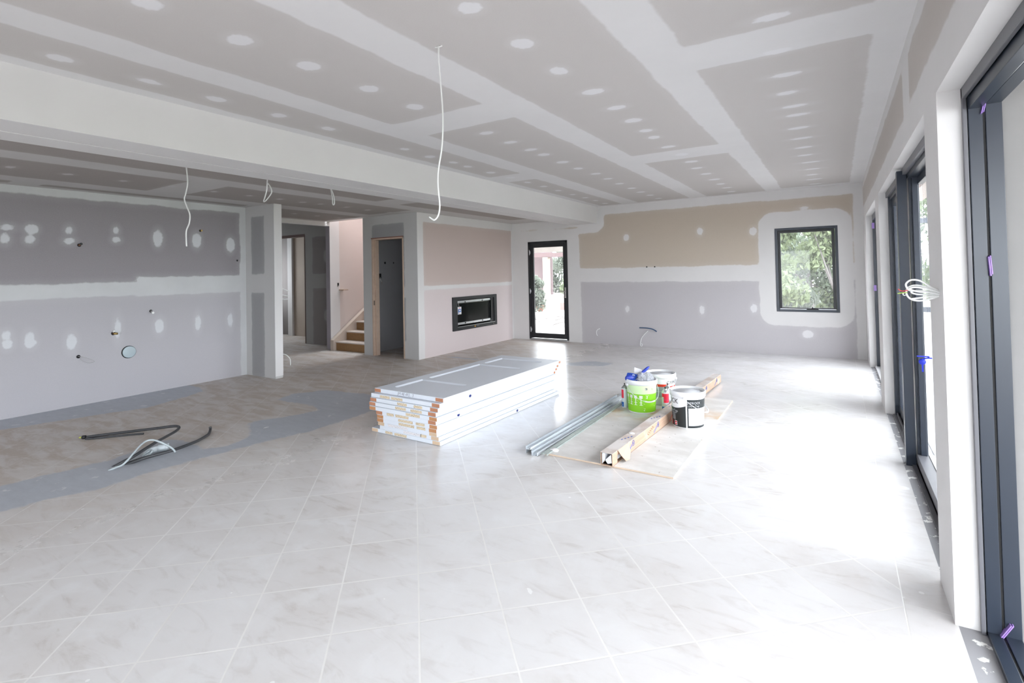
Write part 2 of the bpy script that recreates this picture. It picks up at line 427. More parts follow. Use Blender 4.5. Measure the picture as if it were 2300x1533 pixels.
DY = [-2.2, -1.74, -1.28, -.82, -.3, .2, .66, 1.1, 1.54, 1.96, 2.43, 2.89, 3.37, 3.81, 4.22, 4.6, 4.88, 5.35, 5.80, 6.26, 6.71, 7.2, 7.73, 8.21, 8.66, 9.16]
rj = random.Random(3)
def dots(u, v, cx, a, b, skip=(), big=True):
    d = np.full(u.shape, 1.0)
    for y in DY:
        if any(abs(y-s) < .12 for s in skip): continue
        x = cx+rj.uniform(-.02, .02); k = rj.uniform(.75, 1.15)
        d = np.minimum(d, sd_el(u, v, x, y, a*k, b*rj.uniform(.8, 1.2)))
    return d
def f_ceil(x, y):
    p = U(sd_rect(x, y, -3.86, -3.39, -2.4, 5.62), sd_rect(x, y, -3.86, -3.42, 6.08, 9.44),
          sd_rect(x, y, -3.13, -2.20, -2.6, 3.13), sd_rect(x, y, -3.12, -2.18, 3.55, 9.46),
          sd_rect(x, y, -1.89, -.98, -2.4, 5.55), sd_rect(x, y, -1.90, -.965, 6.02, 9.46),
          sd_rect(x, y, -.71, .19, -2.6, 3.0), sd_rect(x, y, -.72, .20, 3.40, 9.33))
    d = U(dots(x, y, -3.655, .05, .055, (3.37,)), dots(x, y, -2.64, .07, .055, (3.37,)), dots(x, y, -1.43, .065, .055), dots(x, y, -.25, .085, .04, (.2, .66)))
    return {'paper': p, 'dot': d}
sheet('ceiling', 'z', ZC, (XB0-.3, XR+.2), (YR-.1, YF+.1), M_ceil, f_ceil, step=.035, thick=.1, tdir=1)
def f_ceil2(x, y):
    p = U(sd_rect(x, y, -5.54, -4.66, -2.4, 5.2), sd_rect(x, y, -5.55, -4.66, 5.66, 8.82),
          sd_rect(x, y, -6.86, -5.88, -2.4, 2.85), sd_rect(x, y, -6.86, -5.88, 3.27, 6.28),
          sd_rect(x, y, -7.36, -7.18, -2.4, 1.76), sd_rect(x, y, -7.36, -7.20, 2.02, 4.3),
          sd_rect(x, y, -8.2, -7.20, 4.62, 6.40))
    d = U(dots(x, y, -6.35, .055, .035), dots(x, y, -7.62, .05, .035, (4.22, 3.81)))
    return {'paper': p, 'dot': d}
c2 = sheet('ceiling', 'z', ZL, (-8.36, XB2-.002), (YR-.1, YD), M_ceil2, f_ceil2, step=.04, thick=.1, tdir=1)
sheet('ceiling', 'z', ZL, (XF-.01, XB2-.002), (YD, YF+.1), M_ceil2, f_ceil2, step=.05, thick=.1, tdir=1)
# bulkhead between the two ceilings, with the shadow groove along its underside
m = MB()
m.box(XB1, XB0, YR, YF, ZB, ZC+.02, bev=.002); m.box(XB2, XB1-.012, YR, YF, ZB, ZL+.08, bev=.002); m.box(XB1-.013, XB1+.001, YR, YF, ZB+.008, ZC)
m.build('wall_bulkhead', M_white, kind='structure')
m = MB(); m.box(-4.4, XB0+.004, YF-.22, YF-.001, ZB-.004, ZB-.001); 

# kitchen (left) wall
def f_left(y, z):
    pu = U(sd_rect(y, z, -3.4, 4.33, 1.465, 2.40)); pl = sd_rect(y, z, -3.4, 4.33, -.2, 1.235)
    pl = U(pl, sd_rect(y, z, -3.4, 2.99, 1.0, 1.25))
    pu = np.maximum(pu, -sd_rect(y, z, 3.0, 4.6, 1.2, 1.475)); pu = U(pu, sd_rect(y, z, -3.4, 3.0, 1.415, 1.6))
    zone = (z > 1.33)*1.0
    E_ = [(1.79, 2.03, .05, .03), (1.775, 1.91, .035, .05), (1.99, 2.02, .055, .05), (1.976, 1.91, .04, .045), (2.318, 2.03, .03, .04), (2.322, 1.905, .045, .035),
          (2.78, 2.05, .028, .04), (2.78, 1.94, .04, .035), (3.24, 1.975, .055, .10), (3.72, 1.97, .06, .10), (4.19, 1.92, .06, .10),
          (1.785, .88, .035, .045), (1.795, .79, .04, .05), (1.975, .83, .035, .06), (1.98, .775, .045, .05), (2.336, .745, .045, .085),
          (2.79, .85, .03, .10), (3.25, .836, .05, .09), (3.73, .84, .035, .09), (4.175, .83, .035, .09),
          (1.3, 1.97, .05, .06), (.84, 1.97, .05, .06), (.4, 1.97, .05, .06), (1.3, .8, .05, .08), (.84, .8, .05, .08)]
    d = np.full(y.shape, 1.0)
    for a, b, c, e in E_: d = np.minimum(d, sd_el(y, z, a, b, c, e))
    return {'paper': U(pu, pl), 'zone': zone, 'dot': d}
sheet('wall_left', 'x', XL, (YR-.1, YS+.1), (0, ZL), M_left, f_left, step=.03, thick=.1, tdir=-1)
# stub wall at the kitchen's end
def f_stub(x, z):
    p = U(sd_rect(x, z, -7.335, -7.01, 1.487, 2.34), sd_rect(x, z, -7.34, -7.03, 0, 1.21))
    return {'paper': p, 'zone': (z > 1.35)*1.0}
sheet('wall_stub', 'y', YS, (XL, -6.77), (0, ZL), M_dw, f_stub, step=.03, thick=.115, tdir=1)
sheet('wall_stub_end', 'x', -6.768, (YS-.003, YS+.118), (.03, ZL-.001), M_white, lambda a, b: {}, step=.5, thick=.005, tdir=-1)

# wall with the cupboard doorway
def f_dw(x, z):
    p = U(sd_rect(x, z, -7.06, -6.285, 2.05, 2.335), sd_rect(x, z, -6.33, -6.262, .3, 1.04), sd_rect(x, z, -6.33, -6.275, 1.22, 2.1))
    return {'paper': p}
sheet('wall_cupboard', 'y', YD, (-7.30, XF-.003), (0, ZL), M_dw, f_dw, holes=[(-7.06, -6.30, -.01, 2.09)], step=.03, thick=.1, tdir=1)
sheet('wall_cupboard_side', 'x', -7.30, (YD+.1, YF), (0, ZL), plain('cupboard wall', (.36, .36, .38), .85, var=.05, scale=2), lambda a, b: {}, step=.5, thick=.09, tdir=-1)
m = MB(); m.box(-7.3, XF, YD+.1, YF, ZL, ZL+.05); m.build('ceiling', M_white, kind='structure')
# fireplace wall
def f_fire(y, z):
    p = U(sd_rect(y, z, 6.67, 9.49, 1.235, 2.335), sd_rect(y, z, 6.67, 9.49, -.2, 1.165))
    return {'paper': p, 'zone': (z > 1.2)*1.0}
sheet('wall_fireplace', 'x', XF, (YD+.002, YF), (0, ZL), M_fire, f_fire, holes=[(7.51, 8.79, .41, .97)], step=.04, thick=.1, tdir=-1, reveals=False)
m = MB(); m.box(XF-.5, XF-.49, 7.5, 8.8, .3, 1.1); m.box(XF-.5, XF-.1, 7.5, 7.52, .3, 1.1); m.box(XF-.5, XF-.1, 8.78, 8.8, .3, 1.1); m.box(XF-.5, XF-.1, 7.5, 8.8, 1.08, 1.1); m.box(XF-.5, XF-.1, 7.5, 8.8, .3, .32)
m.build('wall_firebox_cavity', M_dark, kind='structure')

# far wall
def f_far(x, z):
    up_ = sd_rect(x, z, -4.40, .235, 1.485, 2.545)
    up_ = np.maximum(up_, sd_poly(x, z, [(-4.40, 1.4), (.26, 1.4), (.26, 2.56), (-1.5, 2.545), (-3.84, 2.53), (-3.86, 2.31), (-3.99, 2.20), (-4.40, 2.18), (-4.44, 1.8)]))
    lo = sd_rect(x, z, -4.365, .235, -.3, 1.212)
    p = U(up_, lo)
    p = np.maximum(p, -sd_rect(x, z, -1.105, .225, .47, 2.345, .25))
    p = np.maximum(p, -sd_rect(x, z, -5.8, -4.385, -.5, 2.27, .2))
    p = U(p, sd_rect(x, z, -4.95, -4.42, 2.305, 2.33), sd_rect(x, z, -5.75, -5.35, 2.318, 2.335))
    d = np.full(x.shape, 1.0)
    for a, b, c, e in [(-3.40, 2.06, .055, .065), (-2.04, 2.10, .05, .065), (-1.18, 2.05, .055, .07), (-3.41, .69, .04, .06), (-2.04, .707, .04, .075), (-1.2, .75, .05, .07), (-.42, .352, .08, .06), (-.42, 2.375, .06, .03)]:
        d = np.minimum(d, sd_el(x, z, a, b, c, e))
    return {'paper': p, 'zone': (z > 1.35)*1.0, 'dot': d}
sheet('wall_far', 'y', YF, (-12.2, XR+.1), (0, ZC), M_far, f_far, holes=[(-5.59, -4.655, -.01, 2.078), (-.855, .028, .707, 2.073)], step=.04, thick=.14, tdir=1)

# right wall
def f_right(y, z):
    p = U(sd_rect(y, z, -3.2, 3.55, 2.33, 2.60), sd_rect(y, z, 3.85, 9.35, 2.31, 2.60))
    p = np.maximum(p, .02-p*0) if False else p
    return {'paper': p}
sheet('wall_right', 'x', XR, (YR-.1, YF+.1), (0, ZC), M_right, f_right,
      holes=[(-.9, 2.70, -.01, 2.14), (3.05, 6.19, -.01, 2.14), (6.68, 8.88, -.01, 2.14)], step=.05, thick=.08, tdir=1)
# rear wall behind the camera with glazing; left window added to brighten the kitchen
sheet('wall_rear', 'y', YR, (-12.2, XR+.1), (0, ZC), M_mud, lambda a, b: {}, holes=[(-3.2, -.8, .0, 2.1), (-6.6, -5.2, .9, 2.1)], step=.5, thick=.1, tdir=-1)

# hall beyond the opening left of the stairs
m = MB(); m.box(XH-.10, XH, 4.0, 6.62, 2.41, ZL+.3, bev=.002); m.build('trim_1', M_white, kind='structure')
m = MB(); m.box(XH-.115, XH, 6.62, 6.74, 0.02, 2.6, bev=.002); m.build('trim_2', plain('lilac grey board', (.38, .35, .39), .85), kind='structure')
sheet('wall_hall_return', 'x', XH+.002, (6.622, 6.85), (.02, 2.6), M_white, lambda a, b: {}, step=.5, thick=.02, tdir=-1)
sheet('wall_stair', 'x', XH, (6.75, 11.5), (0, 5), M_stairwall, lambda a, b: {}, step=.5, thick=.08, tdir=-1)
sheet('wall_stair_right', 'x', -7.39, (6.62, 11.5), (0, 5), M_stairwall, lambda a, b: {}, step=.5, thick=.01, tdir=-1)
sheet('wall_stair_end', 'y', 11.5, (XH-.1, -7.3), (0, 5), M_stairwall, lambda a, b: {}, step=.5, thick=.08, tdir=1)
sheet('wall_stair_front', 'y', 6.56, (XH-.1, -7.3), (2.49, 5), M_stairwall, lambda a, b: {}, step=.5, thick=.06, tdir=1)
def f_hd(x, z):
    p = U(sd_rect(x, z, -9.45, -8.6, 1.49, 2.27), sd_rect(x, z, -9.45, -8.6, -.2, 1.19))
    d = U(sd_el(x, z, -9.03, 1.85, .05, .13), sd_el(x, z, -9.02, .62, .07, .12))
    return {'paper': p, 'dot': d}
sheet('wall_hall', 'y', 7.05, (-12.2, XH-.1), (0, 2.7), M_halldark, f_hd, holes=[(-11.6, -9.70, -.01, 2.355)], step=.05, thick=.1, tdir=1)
m = MB(); m.box(-11.6, -9.7, 7.05, 7.15, 2.30, 2.356); m.box(-9.72, -9.695, 7.045, 7.155, 0, 2.33)
m.build('door_6', plain('rough sawn timber', (.14, .09, .08), .8), kind='structure')
sheet('wall_hall_far', 'y', 7.85, (-11.25, XH-.1), (0, 2.7), M_hallbeige, lambda a, b: {}, step=.5, thick=.1, tdir=1)
m = MB(); m.box(-11.42, -11.25, 7.80, 7.9, 0, 2.7); m.build('trim_3', M_mud, kind='structure')
sheet('wall_hall_back', 'y', 7.95, (-12.2, -11.3), (0, 2.7), M_halldark, lambda a, b: {'paper': a*0-1}, step=.5, thick=.1, tdir=1)
sheet('wall_hall_left', 'x', -12.2, (YR, 9.6), (0, 2.7), M_halldark, lambda a, b: {}, holes=[(5.6, 6.1, .95, 2.0), (7.17, 7.67, .85, 2.15)], step=.5, thick=.1, tdir=-1)  # unseen openings added to let daylight brighten the hall
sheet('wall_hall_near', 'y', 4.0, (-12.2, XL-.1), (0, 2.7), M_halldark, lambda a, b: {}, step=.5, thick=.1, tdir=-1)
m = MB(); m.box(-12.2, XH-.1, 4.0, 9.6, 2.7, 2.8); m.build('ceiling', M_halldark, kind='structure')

# ------------------------------------------------------------------ stairs
M_tread = plain('stair tread', (.60, .53, .48), .6, var=.08, scale=6)
M_riser = plain('chipboard riser', (.36, .20, .09), .7, var=.2, scale=30)
st = empty('staircase', (-7.8, 6.66, 0), label='timber staircase with brown chipboard risers climbing beside pale pink wall', cat='staircase')
st_l = st.location
for k in range(9):
    y = .0+.253*k; z = .172*(k+1)
    MB().box(-.44, .385, y, y+.018, z-.172, z-.025).build('riser', M_riser, st)
    MB().box(-.44, .385, y-.022, y+.27, z-.025, z, bev=.008).build('tread', M_tread, st)
sl = .172/.253
a = [(-.535, -.06, 0), (-.535, -.06, .20), (-.535, 2.3, .20+2.36*sl), (-.535, 2.3, 1.40), (-.535, .12, 0)]
MB().poly(a, ext=(.09, 0, 0)).build('stringer', plain('pine stringer', (.62, .53, .46), .6), st)

# ------------------------------------------------------------------ doors and windows
# glazed hinged door in the far wall
d1 = empty('door_1', (-5.12, YF, 0), kind='structure')
def boxes(name, mat, parent, L, bev=.002, **kw):
    m = MB()
    for b in L: m.box(*b, bev=bev)
    return m.build(name, mat, parent, **kw)
x0, x1 = -.465, .46
boxes('frame', M_black, d1, [(x0, x0+.045, -.006, .10, .02, 2.073), (x1-.04, x1, -.006, .10, .02, 2.073), (x0, x1, -.006, .10, 2.03, 2.073)])
boxes('leaf', M_black, d1, [(x0+.048, x0+.125, .005, .05, .045, 2.028), (x1-.10, x1-.043, .005, .05, .045, 2.028), (x0+.125, x1-.10, .005, .05, 1.95, 2.028), (x0+.125, x1-.10, .005, .05, .045, .148)], bev=.004)
boxes('pane', M_glass, d1, [(x0+.115, x1-.09, .024, .030, .14, 1.96)], bev=0)
boxes('threshold', M_alu, d1, [(x0+.045, x1-.04, -.012, .10, 0, .038)])
for z in (1.85, 1.03, .22):
    hh = MB(); hh.box(x0+.030, x0+.048, -.014, -.004, z-.055, z+.055, bev=.002); hh.box(x0+.046, x0+.062, -.012, -.004, z-.028, z+.028, bev=.002)
    hh.build('hinge', M_alu, d1)
hd = MB(); hd.box(x1-.076, x1-.044, -.006, .006, .89, 1.11, bev=.003); hd.tube([(x1-.062, -.006, 1.03), (x1-.062, -.05, 1.03), (x1-.075, -.055, 1.03), (x1-.17, -.055, 1.035)], .009, smooth=False)
hd.build('handle', M_chrome, d1)
# awning window
w1 = empty('window_1', (-.4135, YF, 1.39), kind='structure')
a, b, c, d = -.441, .441, -.683, .683
boxes('frame', M_navy, w1, [(a, a+.04, -.008, .09, c, d), (b-.04, b, -.008, .09, c, d), (a+.04, b-.04, -.008, .09, d-.04, d), (a+.04, b-.04, -.008, .09, c, c+.04)])
boxes('sash', M_black, w1, [(a+.042, a+.08, .012, .06, c+.042, d-.042), (b-.085, b-.042, .012, .06, c+.042, d-.042), (a+.08, b-.085, .012, .06, d-.08, d-.042), (a+.08, b-.085, .012, .06, c+.042, c+.068)])
boxes('pane', M_glass, w1, [(a+.07, b-.075, .03, .036, c+.06, d-.07)], bev=0)
boxes('sill_track', M_alu, w1, [(a+.05, b-.05, -.002, .012, c+.042, c+.05)], bev=0)
wd = MB(); wd.lathe([(0, 0), (.09, 0), (.075, .016), (.02, .028), (0, .03)], 24, mat=Matrix.Diagonal((1, .35, 1, 1)), loc=(.07, .0, c+.04)); wd.tube([(.07, -.01, c+.06), (.12, -.025, c+.063), (.19, -.03, c+.058)], .006); wd.ball((.07, -.008, c+.072), .010)
wd.build('winder', M_black, w1)

# right wall: three door openings
def frame_rect(y0, y1, xa, xb, w=.05, ztop=2.14, sill=True):
    L = [(xa, xb, y0, y0+w, 0.0, ztop), (xa, xb, y1-w, y1, 0.0, ztop), (xa, xb, y0, y1, ztop-w, ztop)]
    if sill: L.append((xa, xb, y0, y1, -.02, .018))
    return L
M_head = plain('bronze grey aluminium', (.13, .13, .145), .4, var=.1)
# near opening
dA = empty('door_2', (.45, 2.70, 0), kind='structure')
def off(L, o): return [(b[0]-o[0], b[1]-o[0], b[2]-o[1], b[3]-o[1], b[4], b[5]) for b in L]
O = (.45, 2.70)
boxes('angle', M_head, dA, off([(.438, .452, -.9, 2.70, 2.095, 2.14), (.438, .452, 2.678, 2.70, 0, 2.14)], O))
boxes('frame', M_navy, dA, off(frame_rect(-.9, 2.70, .455, .498, .022), O)+off([(.456, .498, -.9, 2.68, 2.05, 2.12)], O))
boxes('groove', M_dark, dA, off([(.497, .507, -.9, 2.692, 0, .012), (.497, .507, 2.684, 2.70, 0, 2.13), (.497, .507, -.9, 2.70, 2.125, 2.14)], O), bev=0)
boxes('outer_frame', M_navy, dA, off(frame_rect(-.9, 2.70, .506, .555, .022), O)+off([(.506, .555, -.9, 2.68, 2.06, 2.12)], O))
for (z, dz, s) in ((2.06, .075, .2), (1.43, .075, -.06), (.03, .09, .5)):
    pk = MB(); 
    Mr = Matrix.Translation((.502-.45, 2.676-2.70, z)) @ Matrix.Rotation(s, 4, 'Y') 
    pk.box(-.0045, -.0005, -.014, .010, -dz/2, dz/2, bev=.001, rot=Mr); pk.box(.0005, .0045, -.014, .010, -dz/2+.006, dz/2+.004, bev=.001, rot=Mr)
    pk.build('packer', M_purple, dA, label='purple plastic packer')
boxes('outside_reveal', plain('painted reveal', (.24, .235, .235), .8), dA, off([(.556, .66, 2.70, 2.72, -.1, 2.3)], O))
# middle opening: sliding door
dB = empty('door_3', (.45, 4.6, 0), kind='structure'); O = (.45, 4.6)
boxes('angle', M_head, dB, off([(.420, .446, 3.05, 6.19, 2.09, 2.14)], O))
boxes('frame', M_navy, dB, off([(.436, .478, 6.12, 6.19, 0, 2.10), (.446, .54, 3.05, 3.09, 0, 2.10), (.446, .54, 3.05, 6.19, 2.06, 2.14), (.48, .54, 6.14, 6.19, 0, 2.1)], O))
boxes('track', M_head, dB, off([(.42, .446, 3.05, 6.15, -.01, .012), (.446, .456, 3.05, 6.15, -.01, .035), (.47, .476, 3.05, 6.15, -.01, .03), (.5, .54, 3.05, 6.15, -.01, .04)], O), bev=.001)
# far sliding leaf and near sliding leaf with broad stiles meeting in the middle
def leaf(name, ya, yb, X, rails=()):
    L = [(X, X+.035, ya, ya+.085, .03, 2.085), (X, X+.035, yb-.085, yb, .03, 2.085), (X, X+.035, ya+.085, yb-.085, 2.0, 2.085), (X, X+.035, ya+.085, yb-.085, .03, .12)]
    for r in rails: L.append((X+.002, X+.033, ya+.085, yb-.085, r-.022, r+.022))
    lf = boxes(name, M_navy, dB, off(L, O), bev=.003)
    g_ = boxes('pane', M_glass, lf, off([(X+.014, X+.02, ya+.07, yb-.07, .1, 2.01)], O), bev=0)
    return lf
leaf('leaf', 4.62, 6.13, .468)
L = empty('leaf', (0, 0, 0)); L.parent = dB
boxes('stile', M_navy, L, off([(.50, .535, 3.09, 3.14, .1, 2.06)], O)); boxes('head_rail', M_navy, L, off([(.50, .535, 3.14, 4.65, 2.01, 2.06)], O)); boxes('pane', M_glass, L, off([(.514, .52, 3.12, 4.66, .1, 2.03)], O), bev=0)
boxes('jamb_post', M_navy, dB, off([(.385, .444, 4.66, 4.74, -.001, 2.12), (.452, .512, 4.65, 4.74, 0.0, 2.09)], O), bev=.003)
boxes('threshold', plain('pale sill edge', (.45, .46, .47), .5), dB, off([(.512, .55, 3.09, 4.65, -.01, .10)], O), bev=.002)
boxes('sill', M_head, dB, off([(.446, .512, 3.09, 4.65, -.01, .095)], O), bev=.003)
kk = MB(); kk.tube([(.0, -.80, .90), (-.02, -.80, .90), (-.04, -.80, .895)], .004); kk.box(-.07, -.012, -.806, -.794, .905, .912, bev=.001)
kk.lathe([(0, -.004), (.016, -.004), (.018, 0), (.016, .004), (0, .004)], 20, mat=Matrix.Rotation(R(90), 4, 'X'), loc=(-.045, -.80, .878)); kk.box(-.049, -.041, -.802, -.798, .82, .865)
kk.build('key', plain('blue key head', (.01, .03, .55), .4), L, label='blue-headed key hanging from the lock')
# far opening
dC = empty('door_4', (.45, 7.8, 0), kind='structure'); O = (.45, 7.8)
boxes('frame', M_navy, dC, off([(.44, .49, 8.80, 8.88, 0, 2.10), (.44, .54, 6.68, 6.74, 0, 2.10), (.44, .54, 6.68, 8.88, 2.06, 2.14)], O))
boxes('track', plain('white dusty track', (.7, .7, .72), .5), dC, off([(.42, .54, 6.68, 8.85, -.01, .03)], O), bev=.002)
boxes('leaf', M_navy, dC, off([(.492, .53, 8.70, 8.80, .03, 2.06), (.492, .53, 6.78, 6.87, .03, 2.06), (.492, .53, 6.87, 8.7, .03, .12)], O))
boxes('pane', M_glass, dC, off([(.508, .514, 6.85, 8.72, .1, 2.06)], O), bev=0)
pk = MB(); pk.box(-.02, .012, .985, 1.0, 1.95, 2.03); pk.box(-.02, .012, .985, 1.0, 1.08, 1.16); pk.build('packer', M_purple, dC, label='purple plastic packers')
# plaster corner beads: rounded white reveals are the wall itself; exposed timber under pier ends
# cupboard doorway jamb
d5 = empty('door_5', (-6.68, YD, 0), kind='structure')
boxes('jamb', M_pine, d5, [(-.39, -.365, -.012, .11, 0, 2.09), (.362, .385, -.012, .11, 0, 2.09), (-.39, .385, -.012, .11, 2.065, 2.095), (-.36, -.33, .03, .11, 0, 2.065), (.33, .36, .03, .11, 0, 2.065)])
boxes('strike_plate', M_chrome, d5, [(-.366, -.362, .0, .028, .90, .98)], bev=0)
boxes('head_trim', plain('red brown primer', (.20, .08, .06), .7), d5, [(-.40, .39, -.014, -.004, 2.09, 2.105)])
# rear glazing
d7 = empty('door_7', (-2.0, YR, 0), kind='structure')
boxes('frame', M_navy, d7, [(-1.2, -1.14, -.08, -.02, 0, 2.1), (1.14, 1.2, -.08, -.02, 0, 2.1), (-1.2, 1.2, -.08, -.02, 2.04, 2.1)])
#PART2
# ------------------------------------------------------------------ stack of interior doors
M_door = plain('white primed door', (.67, .71, .775), .42, var=.015, scale=3)
M_blk = plain('reddish end block', (.52, .235, .13), .7, var=.18, scale=30)
M_blk2 = plain('orange end block', (.56, .27, .12), .7, var=.18, scale=30)
M_blk3 = plain('pale end block', (.66, .49, .34), .7, var=.12, scale=30)
def print_mat(name, base, ink, sx_=60, sz=40, thr=.52):
    g = N(name); P = g.obj()
    a = g.noise(g.scalev(P, (sx_, sx_, sz)), 2.2, 2, .8)
    g.bsdf(g.mix(g.smooth(a, thr, thr+.03), base, ink), .6); return g.m
M_lab = print_mat('tan paper label', (.66, .55, .40, 1), (.28, .22, .14, 1), 70, 60, .55)
M_lab2 = print_mat('pale paper label', (.72, .70, .72, 1), (.45, .44, .46, 1), 70, 60, .55)
M_bluedot = plain('blue dot sticker', (.002, .015, .14), .4)
M_ink = plain('pencil writing', (.30, .31, .35), .8)
DR = [(-2.764, 3.299), (-2.772, 3.262), (-2.790, 3.260), (-2.811, 3.258), (-2.799, 3.257), (-2.830, 3.278), (-2.825, 3.288), (-2.846, 3.304), (-2.862, 3.325), (-2.854, 3.340), (-2.845, 3.345)]
DW = [.82, .82, .81, .80, .81, .715, .72, .715, .71, .715, .832]
LB = [(1, 1), (0, 1), (1, 1), (1, 1), (1, 1), (1, 1), (1, 1), (1, 1), (1, 1), (0, 1), (1, 1)]
LABS = [[], [(.14, .15), (.31, .17)], [(.42, .14), (.66, .12)], [(.41, .16), (.64, .16)], [(.56, .20)], [(.19, .12), (.34, .22)], [(.37, .24), (.66, .14)], [(.38, .26), (.68, .14)], [(.18, .34)], [(.42, .30), (.70, .10)], [(.21, .11), (.35, .18)]]
ORD = ['topmost', 'second from the top', 'third from the top', 'fourth from the top', 'fifth from the top', 'sixth from the top', 'seventh from the top', 'fourth from the bottom', 'third from the bottom', 'second from the bottom', 'bottommost']
EXT = ['with three recessed panels and pencilled numbers on its end', 'with two tan labels and no end block at left', 'with a faint pinkish label on its end', 'with end blocks of dull red wood', 'with a label running to its right end block', 'the first of the narrower doors', 'with bright orange end blocks', 'with orange brown left end block', 'with pale end blocks beside faint print', 'without an end block at left', 'standing out at left with pale end blocks on the tiles']
def text_mesh(s, size, ext=.0004, shear=0):
    cu = bpy.data.curves.new('lettering', 'FONT'); cu.body = s; cu.size = size; cu.extrude = ext; cu.align_x = 'CENTER'; cu.align_y = 'CENTER'; cu.shear = shear; cu.resolution_u = 3
    o = bpy.data.objects.new('lettering', cu); C.objects.link(o)
    me = bpy.data.meshes.new_from_object(o.evaluated_get(bpy.context.evaluated_depsgraph_get()))
    bpy.data.objects.remove(o); bpy.data.curves.remove(cu); return me
for i in range(11):
    w, L = DW[i], (2.04 if i < 10 else 2.11); ztop = .418-.038*i; t = .0356
    D = empty('interior_door', (DR[i][0], DR[i][1], ztop-t), (0, 0, R(-1.1)), 'white primed interior door in the stack on the tiles, %s, %s' % (ORD[i], EXT[i]), 'door', 'white doors stacked flat on the floor')
    if i == 0:
        # panelled face: a grid with sunken panels
        pans = [(.135, .70, .115, .50), (.135, .70, .575, 1.425), (.135, .70, 1.50, 1.875)]
        xs = sorted(set([0, w]+sum([[a, a+.022, b-.022, b] for a, b, _, _ in pans], []))); ys = sorted(set([0, L]+sum([[c, c+.022, d-.022, d] for _, _, c, d in pans], [])))
        def hz(x, y):
            for a, b, c, d in pans:
                if a+.001 < x < b-.001 and c+.001 < y < d-.001: return -.010
            return 0
        b = bmesh.new(); V = {}
        for x in xs:
            for y in ys: V[x, y] = b.verts.new((-x, y, t+hz(x, y)))
        for p, q in zip(xs, xs[1:]):
            for r_, s_ in zip(ys, ys[1:]): b.faces.new((V[p, r_], V[p, s_], V[q, s_], V[q, r_]))
        lo = [b.verts.new(p) for p in ((0, 0, 0), (-w, 0, 0), (-w, L, 0), (0, L, 0))]
        b.faces.new(lo)
        for p, q in (((0, 0), (w, 0)), ((w, 0), (w, L)), ((w, L), (0, L)), ((0, L), (0, 0))):
            if p[1] == q[1]: k = [V[x, p[1]] for x in (xs if p[0] < q[0] else xs[::-1])]
            else: k = [V[p[0], y] for y in (ys if p[1] < q[1] else ys[::-1])]
            ia = {(0, 0): 0, (w, 0): 1, (w, L): 2, (0, L): 3}
            b.faces.new(k+[lo[ia[q]], lo[ia[p]]])
        bmesh.ops.recalc_face_normals(b, faces=b.faces)
        mm = MB(); mm.b.free(); mm.b = b; mm.build('slab', M_door, D)
    else:
        m = MB(); m.box(-w, 0, 0, L, 0, t, bev=.003); m.build('slab', M_door, D)
    bm_ = M_blk3 if i in (8, 9, 10) else (M_blk2 if i in (4, 6, 7) else M_blk)
    bl = .078; br = .088
    if LB[i][0]: m = MB(); m.box(-w+.002, -w+bl, -.0015, .03, .003, t-.004); m.box(-w-.0012, -w+.01, .0, .03, .003, t-.004); m.build('end_block', bm_, D)
    m = MB(); m.box(-br, -.006, -.0015, .03, .003, t-.004); m.build('end_block', bm_, D)
    if i == 0 or i in (1, 2, 3): m = MB(); m.box(-.002, .001, L-.04, L+.001, .004, t-.008); m.build('end_block', M_blk, D)
    for (s0, ln) in LABS[i]:
        m = MB(); m.box(-w+s0*w, -w+(s0+ln)*w, -.0012, .0, .006, t-.007); m.build('label', M_lab2 if i in (8, 9) and s0 < .6 else M_lab, D, label='small printed paper label')
    if i == 0:
        me = text_mesh('JM 48 492 . 3', .036, shear=.2); me.transform(Matrix.Translation((-w*.53, -.0006, t/2)) @ Matrix.Rotation(R(90), 4, 'X'))
        o = bpy.data.objects.new('pencil_writing', me); C.objects.link(o); me.materials.append(M_ink); o.parent = D
    for (di, dy, dz) in ((1, .40, t*.5), (5, .29, t*.5), (10, 1.19, t*.5)):
        if di == i:
            m = MB(); m.lathe([(0, 0), (.0125, 0), (.0125, .0008), (0, .0008)], 20, mat=Matrix.Diagonal((1, 1.4, 1, 1)) @ Matrix.Rotation(R(90), 4, 'Y'), loc=(.0, dy, dz)); m.build('sticker', M_bluedot, D, label='round blue sticker')
            s = -1 if di != 10 else 1
            m = MB(); a_, b_2 = sorted((dy+s*.10, dy+s*.24)); m.box(0, .0008, a_, b_2, t*.35, t*.75); m.build('label', M_lab2, D, label='small printed paper label')

# ------------------------------------------------------------------ plasterboard sheet, box, studs
def sheetmat():
    g = N('used plasterboard face'); P = g.obj()
    c = g.mix(g.smooth(g.noise(g.scalev(P, (1, 2, 1)), 2.4, 6, .65), .35, .7), (.60, .58, .555, 1), (.74, .725, .71, 1))
    sp = g.n('SeparateXYZ', {0: P})
    du = g.math('MULTIPLY', g.smooth(g.noise(P, 2.7, 4, .6), .42, .58), g.smooth(sp.outputs[1], 1.0, 1.45))
    du = g.math('MULTIPLY', du, g.math('SUBTRACT', 1.0, g.smooth(sp.outputs[1], 1.6, 2.0)))
    c = g.mix(g.math('MULTIPLY', du, .8), c, (.62, .44, .28, 1))
    c = g.mix(g.smooth(g.noise(P, 34, 3), .70, .74), c, (.35, .30, .26, 1))
    c = g.mix(g.smooth(g.noise(P, 8, 6, .7), .67, .72), c, (.85, .85, .84, 1))
    g.bsdf(c, .75); return g.m
ps = empty('plasterboard_sheet', (-2.0, 3.60, 0), label='full plasterboard sheet lying on the tiles under the buckets and long carton', cat='plasterboard')
m = MB(); m.box(0, 1.01, 0, 2.4, .0125, .0132); m.build('face_paper', sheetmat(), ps)
